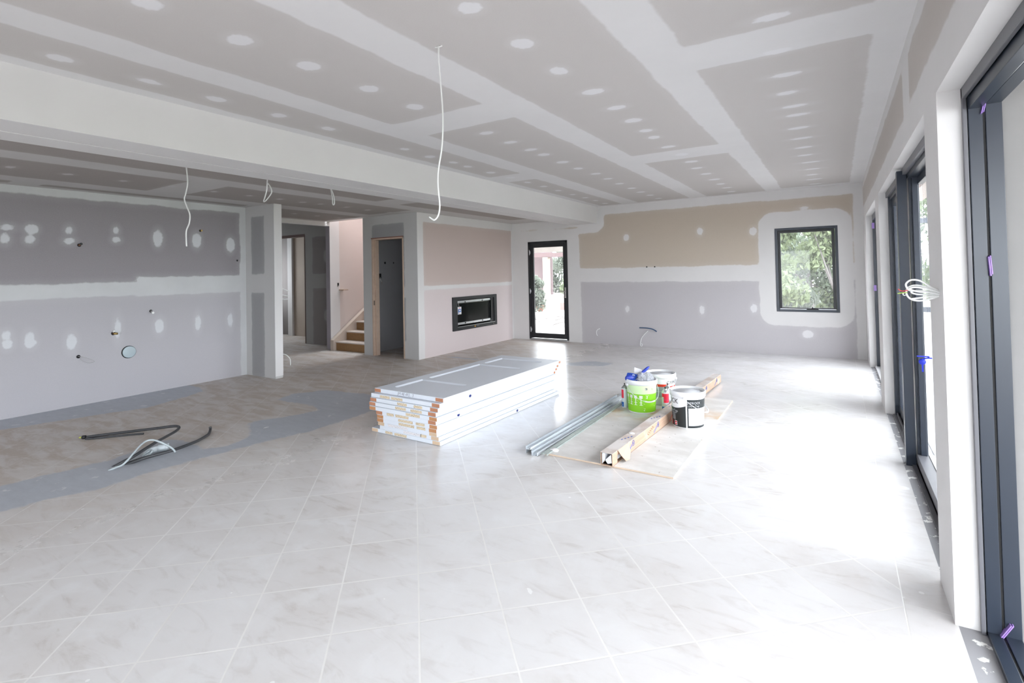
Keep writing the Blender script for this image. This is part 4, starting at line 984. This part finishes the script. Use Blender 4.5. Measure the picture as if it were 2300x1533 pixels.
MB().box(0, .14, -.035, .085, -.010, .010, bev=.002).build('timber_offcut', M_pine, None, 'short timber offcut fixed under the switch hole by the stairs', 'timber offcut').location = (XH+.001, 6.86, 1.160)
for y, z, r_, lab in ((7.056, 1.668, .022, 'larger round hole in the cupboard wall'), (7.279, 1.669, .014, 'smaller round hole in the cupboard wall')):
    o = hole(0, 'x', r_).build('pipe_hole', M_dark, None, lab, 'hole'); o.location = (-7.299, y, z)
e = empty('outlet_hole', (-7.299, 6.925, 1.42), label='black outlet hole with a tag hanging from it inside the cupboard', cat='outlet')
MB().box(0, .002, -.028, .028, -.045, .045, bev=.001).build('opening', M_dark, e); MB().tube([(.002, 0, -.02), (.008, .0, -.07), (.01, .03, -.11)], .003).build('wire', M_wpvc, e)
MB().box(.003, .005, .01, .06, -.16, -.10, rot=None).build('tag', plain('dull tag', (.35, .33, .33), .7), e)

# floor services
cable('conduit', [(-5.844, 1.934, .016), (-5.776, 2.043, .018), (-5.603, 2.215, .03), (-5.445, 2.349, .045), (-5.346, 2.428, .055), (-5.298, 2.450, .055), (-5.255, 2.443, .05), (-5.195, 2.39, .045), (-5.126, 2.308, .045), (-4.951, 2.126, .06), (-4.841, 1.998, .06), (-4.783, 1.89, .04), (-4.787, 1.81, .015), (-4.80, 1.745, -.012)], .012, M_bcable, 'black conduit doubling back in a sharp bend over the floor slot', 'conduit', 'black conduits rising from the floor slot', seg=12)
cable('conduit', [(-5.812, 1.914, .0095), (-5.73, 2.00, .0095), (-5.60, 2.16, .010), (-5.50, 2.25, .012)], .0085, M_bcable, 'thinner black tube lying against the longer conduit', 'conduit', 'black conduits rising from the floor slot', seg=10)
m = MB(); m.tube([(0, 0, 0), (-.018, -.020, 0)], .016, smooth=False, seg=12); o = m.build('conduit_plug', M_black, None, 'black plug with a yellow green wire tip ending the long conduit', 'plug'); o.location = (-5.849, 1.928, .018)
MB().tube([(-.018, -.020, 0), (-.032, -.038, 0)], .006, smooth=False).build('wire_tip', plain('yellow green wire', (.55, .60, .08), .4), o)
cable('conduit', [(-5.035, 2.612, .045), (-5.02, 2.605, .025), (-4.96, 2.565, .014), (-4.907, 2.519, .013), (-4.823, 2.414, .016), (-4.775, 2.34, .02), (-4.691, 2.157, .03), (-4.685, 2.041, .03), (-4.706, 1.942, .025), (-4.726, 1.867, .012), (-4.768, 1.80, -.012)], .012, M_bcable, 'black conduit sweeping right with an upturned end', 'conduit', 'black conduits rising from the floor slot', seg=12)
cable('conduit', [(-4.757, 1.983, .012), (-4.765, 1.922, .011), (-4.757, 1.855, .008), (-4.80, 1.79, -.012)], .009, M_bcable, 'short black conduit tail beside the sweeping one', 'conduit', 'black conduits rising from the floor slot', seg=10)
cable('floor_cable', [(-4.735, 1.70, -.004), (-4.701, 1.738, .014), (-4.668, 1.765, .03), (-4.655, 1.796, .06), (-4.692, 1.854, .095), (-4.735, 1.915, .125), (-4.760, 1.965, .14), (-4.750, 2.005, .14), (-4.715, 2.035, .125), (-4.695, 2.085, .085), (-4.68, 2.12, .05), (-4.663, 2.139, .015)], .0075, M_conduit, 'pale grey cable arching over the pipe in the floor slot', seg=10)
cable('floor_cable', [(-4.825, 1.965, .008), (-4.818, 1.997, .03), (-4.806, 2.019, .042), (-4.775, 2.013, .04), (-4.772, 1.991, .02), (-4.785, 1.966, .008)], .0075, M_conduit, 'short folded pale grey cable beside the pipe', seg=10)
e = empty('waste_pipe', (-4.845, 2.045, 0), (0, 0, R(62)), 'pale grey plastic waste pipe elbow lying in the floor slot', 'pipe')
MB().tube([(-.05, .0, -.03), (-.035, 0, .008), (.0, 0, .030), (.06, 0, .034)], .024, seg=20, res=5).build('elbow', M_graypvc, e)
rr = Matrix.Rotation(R(90), 4, 'Y'); MB().lathe([(.022, .04), (.029, .04), (.029, .085), (.027, .088), (.031, .091), (.031, .115), (.026, .115), (.025, .05), (.022, .04)], 28, mat=rr, loc=(0, 0, .036)).build('socket', M_graypvc, e)

# ------------------------------------------------------------------ gas fireplace
fp = empty('gas_fireplace', (XF, 8.13, .69), label='black framed built-in gas fireplace in the pink wall', cat='fireplace')
y0, y1, z0, z1 = 7.42-8.13, 8.85-8.13, .378-.69, 1.0-.69
boxes('surround', M_black, fp, [(0, .03, y0, y0+.13, z0, z1), (0, .03, y1-.09, y1, z0, z1), (0, .03, y0+.13, y1-.09, z1-.06, z1), (0, .03, y0+.13, y1-.09, z0, z0+.075)], bev=.003)
boxes('trim_line', M_alu, fp, [(.030, .033, y0+.12, y1-.07, z0+.064, z0+.069)], bev=0)
for zr in (.195, -.215): boxes('glass_rail', M_alu, fp, [(-.045, -.03, y0+.135, y1-.15, zr, zr+.04)], bev=.002)
boxes('glass', M_darkglass, fp, [(-.06, -.05, y0+.13, y1-.1, -.21, .24)], bev=0)
boxes('glass_edge', M_chrome, fp, [(-.05, -.046, y0+.150, y0+.153, -.17, .20), (-.05, -.046, y1-.17, y1-.167, -.17, .20), (-.05, -.046, y0+.15, y1-.17, .182, .186)], bev=0)
for yy in (7.853-8.13, 8.414-8.13):
    for zz in (.205, -.19): MB().ball((-.028, yy, zz), .014).build('clip', M_black, fp)
MB().poly([(.0305, 8.083-8.13-.018, -.285), (.0305, 8.083-8.13+.018, -.285), (.0305, 8.083-8.13, -.252)], ext=(.001, 0, 0)).build('warning_triangle', M_yel, fp, label='yellow warning triangle')
boxes('small_print', plain('grey small print', (.25, .27, .28), .5), fp, [(.030, .031, -.01, .09, -.272, -.266)], bev=0)
MB().ball((.031, 8.724-8.13, -.285), .012, (.3, 1, 1)).build('button', M_chrome, fp)
tg = empty('swing_tag', (XF-.02, 7.665, .745), (0, 0, 0), 'small white and blue swing tag hanging in the fireplace glass', 'tag')
MB().box(-.001, .001, -.055, .055, -.072, .067, bev=.0005).build('card', M_pail, tg)
boxes('blue_print', plain('tag blue', (.02, .16, .55), .4), tg, [(.001, .002, -.045, .045, -.03, .025), (.001, .002, -.045, -.03, -.065, .02)], bev=0)
boxes('white_print', M_pail, tg, [(.002, .003, -.02, .03, -.012, .012)], bev=0)
MB().tube([(.002, .012*math.cos(t_)*1.6, .045+.014*math.sin(t_)) for t_ in np.linspace(0, 6.2, 14)], .003, seg=5, smooth=False).build('logo', plain('tag red', (.70, .08, .16), .4), tg)
boxes('red_print', plain('tag red bar', (.70, .08, .16), .4), tg, [(.001, .002, -.015, .02, -.05, -.045)], bev=0)
MB().tube([(0, -.01, .067), (-.01, -.015, .13), (-.01, -.015, .18)], .0018, seg=5).build('string', M_wpvc, tg)

# ------------------------------------------------------------------ outside
M_grnd = plain('pale gravel ground', (.33, .30, .275), .9, var=.12, scale=6)
M_brick = N('pinkish brick'); _p = M_brick.obj(); _b = M_brick.n('TexBrick', {'Vector': M_brick.n('Mapping', {0: _p, 2: (R(90), 0, R(90))}).outputs[0], 'Color1': (.24, .17, .145, 1), 'Color2': (.28, .20, .175, 1), 'Mortar': (.30, .27, .25, 1), 'Scale': 1.0, 'Mortar Size': .008, 'Brick Width': .24, 'Row Height': .086}); M_brick.bsdf(_b.outputs[0], .85); M_brick = M_brick.m
M_lawn = plain('lawn grass', (.13, .17, .075), .95, var=.25, scale=3)
m = MB(); m.box(.60, 3.4, -4, 10.6, -.14, -.03); m.build('porch_paving', plain('light porch paving', (.36, .355, .35), .6, var=.05), kind='structure')
m = MB(); m.box(3.4, 9, -6, 18, -.33, -.15); m.build('side_paving', M_grnd, kind='structure')  # unseen strip put in to keep green lawn bounce out of the room
m = MB(); m.box(9, 40, -14, 60, -.35, -.14); m.box(3.4, 9, 18, 60, -.35, -.14); m.build('lawn', M_lawn, kind='structure')
m = MB(); m.box(-30, .56, YF+.16, 45, -.30, -.12); m.box(.56, 3.4, 10.6, 40, -.30, -.13); m.build('back_ground', M_grnd, kind='structure')
m = MB(); m.box(-14, 4, -20, YR-.12, -.30, -.10); m.build('rear_ground', M_grnd, kind='structure')
m = MB(); m.box(.556, .66, 2.72, 3.04, -.1, 2.7); m.box(.556, .66, 6.20, 6.67, -.1, 2.7); m.box(.556, .66, 8.89, 9.75, -.1, 2.7); m.box(.556, .66, YR-.2, 9.75, 2.14, 2.8); m.box(.556, .66, YR-.2, -.91, -.1, 2.2)
m.build('wall_outer', M_brick, kind='structure')
m = MB(); m.box(.45, 3.2, YR, 3.1, 2.42, 2.5); m.box(3.1, 3.25, YR, 3.1, 2.20, 2.55); m.box(.45, 1.15, 3.1, 10.2, 2.42, 2.5)  # soffit depth shaped to balance the light; deep near part is unseen
m.build('porch_soffit', plain('porch soffit', (.62, .56, .52), .7), kind='structure')
e = empty('screen_frame', (1.9, 13.0, -.13), label='dark steel rails of an outdoor screen standing on the gravel beyond the porch', cat='screen')
boxes('top_rail', M_navy, e, [(-1.5, 1.6, -.03, .03, 2.38, 2.48)]); boxes('lower_rail', M_navy, e, [(-1.5, 1.6, -.03, .03, .62, .72)])
boxes('post', M_navy, e, [(-1.6, -1.5, -.04, .04, 0, 2.5)]); boxes('post', M_navy, e, [(1.6, 1.7, -.04, .04, 0, 2.5)])
boxes('rail_lit_edge', plain('lit rail edge', (.55, .57, .50), .6), e, [(-1.5, 1.6, -.035, .035, .72, .74)])  # pale strip paints the light along the lower rail's top edge
# eaves, terrace, post and wall seen through the glass door
m = MB(); m.box(-12, -3.4, YF+1.9, YF+1.98, 2.06, 2.30); m.box(-12, -3.4, YF+1.92, YF+1.97, 1.925, 2.05); m.box(-12, -3.4, YF+.16, YF+1.95, 2.32, 2.38)
m.build('eaves', plain('cream eaves board', (.78, .76, .74), .6), kind='structure')
tw = empty('garden_terrace', (-9.6, 19.2, 0), label='pale raised garden terrace with low retaining wall beyond the glass door', cat='terrace')
boxes('retaining_wall', plain('rendered garden wall', (.30, .27, .25), .8), tw, [(-6, 4, -.1, .12, -.3, .42)]); boxes('terrace_top', M_grnd, tw, [(-6, 4, .12, 1.6, .30, .40)], bev=0)
boxes('step', plain('pink step', (.20, .13, .12), .8), tw, [(.1, .75, -.5, -.1, -.3, .17)])
pg = empty('pergola', (-10.58, 19.6, .425), label='pergola with cream post and brown beam on the garden terrace', cat='pergola')
boxes('post', plain('cream render', (.33, .28, .235), .8), pg, [(-.11, .13, -.12, .12, 0, 1.64)]); boxes('beam', plain('mauve brown beam', (.10, .065, .065), .8), pg, [(-3, 3.2, -.12, .12, 1.62, 1.80)])
boxes('screen_wall', plain('mauve brown wall', (.12, .085, .088), .8, var=.15), pg, [(-3, .0, .5, .6, 0, 1.9)])
e = empty('terracotta_pot', (-9.86, 17.7, -.12), label='orange terracotta pot on the gravel outside the glass door', cat='pot')
MB().lathe([(0, 0), (.08, 0), (.15, .12), (.16, .22), (.12, .30), (.13, .32), (.10, .32), (.09, .25), (0, .22)], 28).build('body', plain('terracotta', (.30, .07, .03), .7), e)

def leafmat(name, c1, c2):
    g = N(name); inf = g.noise(g.obj(), 3.5, 3)
    wn = g.n('TexWhiteNoise', {0: g.n('VectorMath', {0: g.obj(), 1: (8, 8, 8)}, operation='MULTIPLY').outputs[0]})
    col = g.mix(inf, c1, c2)
    p = g.n('BsdfPrincipled', {'Base Color': col, 'Roughness': .6})
    tl = g.n('BsdfTranslucent', {0: col}); mx = g.n('MixShader', {0: .35, 1: p.outputs[0], 2: tl.outputs[0]})
    g.t.links.new(mx.outputs[0], g.out.inputs[0]); return g.m
LM = [leafmat('light green leaves', (.11, .15, .075, 1), (.25, .30, .17, 1)), leafmat('grey green leaves', (.10, .12, .10, 1), (.20, .23, .18, 1)), leafmat('dark green leaves', (.06, .08, .06, 1), (.15, .19, .12, 1))]
M_bark = plain('pale bark', (.17, .155, .15), .9, var=.2, scale=6)
def foliage(n, blobs, ls, rnd):
    vs = []; fs = []
    for k_ in range(n):
        c = rnd.choice(blobs); d = Vector((rnd.gauss(0, 1), rnd.gauss(0, 1), rnd.gauss(0, 1))).normalized()*(rnd.random()**.4)
        p = Vector(c[:3])+Vector((d.x*c[3], d.y*c[3], d.z*c[4])); s_ = ls*rnd.uniform(.6, 1.3)
        q = Euler((rnd.uniform(0, 6.3), rnd.uniform(0, 6.3), rnd.uniform(0, 6.3))).to_matrix(); b = len(vs)
        for a in ((-1, 0, 0), (0, -.45, .1), (1, 0, 0), (0, .45, .1)): vs.append(tuple(p+q @ (Vector(a)*s_)))
        fs.append((b, b+1, b+2, b+3))
    me = bpy.data.meshes.new('foliage'); me.from_pydata(vs, [], fs); return me
def tree(name, loc, h, r_, lm, lab, n=3500, ls=.07, trunk=.07, base=.25, seed=0, lean=0, cat='tree'):
    rnd = random.Random(seed); e = empty(name, loc, label=lab, cat=cat, group='greenery outside')
    blobs = [(rnd.uniform(-.6, .6)*r_+lean*.6, rnd.uniform(-.6, .6)*r_, h*(base+(1-base)*rnd.random()*.9), r_*rnd.uniform(.35, .6), r_*rnd.uniform(.3, .5)) for _ in range(14)]
    me = foliage(n, blobs, ls, rnd); o = bpy.data.objects.new('foliage', me); C.objects.link(o); me.materials.append(LM[lm]); o.parent = e
    m = MB(); m.tube([(0, 0, -.1), (lean*.3+.05, 0, h*.3), (lean*.6, .05, h*.75)], trunk, seg=8, rfun=lambda t_: trunk*(1-.6*t_))
    for b in blobs[:5]: m.tube([(lean*.3, 0, h*.3), (b[0]*.6, b[1]*.6, (b[2]+h*.3)/2), (b[0], b[1], b[2])], trunk*.35, seg=5, rfun=lambda t_: trunk*.35*(1-.7*t_))
    m.build('trunk', M_bark, e)
# through the small window
tree('leafy_tree', (-1.55, 13.0, -.1), 2.9, .8, 0, 'light green tree filling the left of the small window', seed=1, base=.25, lean=.4, n=4500)
tree('leafy_tree', (-.55, 15.2, -.1), 3.6, 1.1, 2, 'darker green tree behind the middle of the small window', seed=2, base=.2, lean=-.3, n=5000)
tree('leafy_tree', (.1, 12.8, -.1), 2.8, .6, 0, 'light green tree at the right edge of the small window', seed=3, base=.4, lean=-.35, n=4000)
tree('leafy_tree', (-1.3, 18.6, -.1), 5.2, 1.7, 1, 'tall grey green tree furthest behind the small window', seed=4, base=.08, n=7500, ls=.10)
tree('leafy_tree', (.6, 21.5, -.1), 5.2, 1.7, 1, 'grey green tree behind the right of the small window', seed=5, base=.06, n=7500, ls=.11)
tree('garden_shrub', (-.9, 14.0, -.12), .95, .6, 1, 'grey green shrub low in the middle of the small window', seed=21, base=.15, n=3500, ls=.05, trunk=.03, cat='shrub')
tree('garden_shrub', (-.1, 15.9, -.12), 1.2, .7, 0, 'light green shrub low at the right of the small window', seed=22, base=.15, n=3500, ls=.06, trunk=.03, cat='shrub')
# through the glass door
tree('garden_shrub', (-8.72, 15.0, -.12), 1.45, .55, 1, 'grey green shrub at the left of the glass door view', seed=6, base=.2, n=3500, ls=.06, trunk=.03, cat='shrub')
tree('leafy_tree', (-11.3, 23.6, -.12), 3.6, 1.0, 1, 'grey green tree behind the pergola on the terrace', seed=7, base=.25, n=5500, ls=.07)
tree('garden_shrub', (-10.45, 21.9, -.12), 1.75, .65, 0, 'bright green shrub right of the pergola post', seed=8, base=.25, n=3500, ls=.06, trunk=.03, cat='shrub')
tree('leafy_tree', (-18.2, 33, -.1), 4.5, 2.0, 1, 'tall grey green tree far beyond the terrace', seed=9, base=.1, n=7000, ls=.13)
tree('leafy_tree', (-14.4, 34, -.1), 4.6, 2.0, 1, 'grey green tree far right beyond the terrace', seed=10, base=.1, n=7000, ls=.13)
# beyond the porch
tree('leafy_tree', (4.2, 24, -.15), 5.0, 1.9, 0, 'light green tree on the lawn seen through the sliding doors', seed=11, base=.12, n=6500, ls=.12)
tree('leafy_tree', (2.0, 30.5, -.15), 5.5, 2.2, 2, 'dark green tree behind the lawn tree, left side', seed=12, base=.1, n=6500, ls=.13)
tree('leafy_tree', (9.5, 20, -.15), 6.0, 2.4, 2, 'dark green tree to the right across the lawn', seed=13, base=.12, n=6500, ls=.13)
for k_, (x, y, rz) in enumerate([(-7.6, 14.6, .3), (-8.1, 14.9, 1.2), (-7.8, 13.9, 2.2), (-7.0, 13.3, .8)]):
    cable('twig', [(x, y, -.11), (x+.25*math.cos(rz), y+.25*math.sin(rz), -.05), (x+.6*math.cos(rz+.4), y+.6*math.sin(rz+.4), -.07), (x+.9*math.cos(rz+.1), y+.9*math.sin(rz+.1), -.115)], .012, M_bark, 'bare twig on the gravel outside the glass door, ' + ['second furthest from the glass', 'furthest from the glass', 'third furthest from the glass', 'nearest the glass'][k_], 'twig', 'twigs on the gravel')
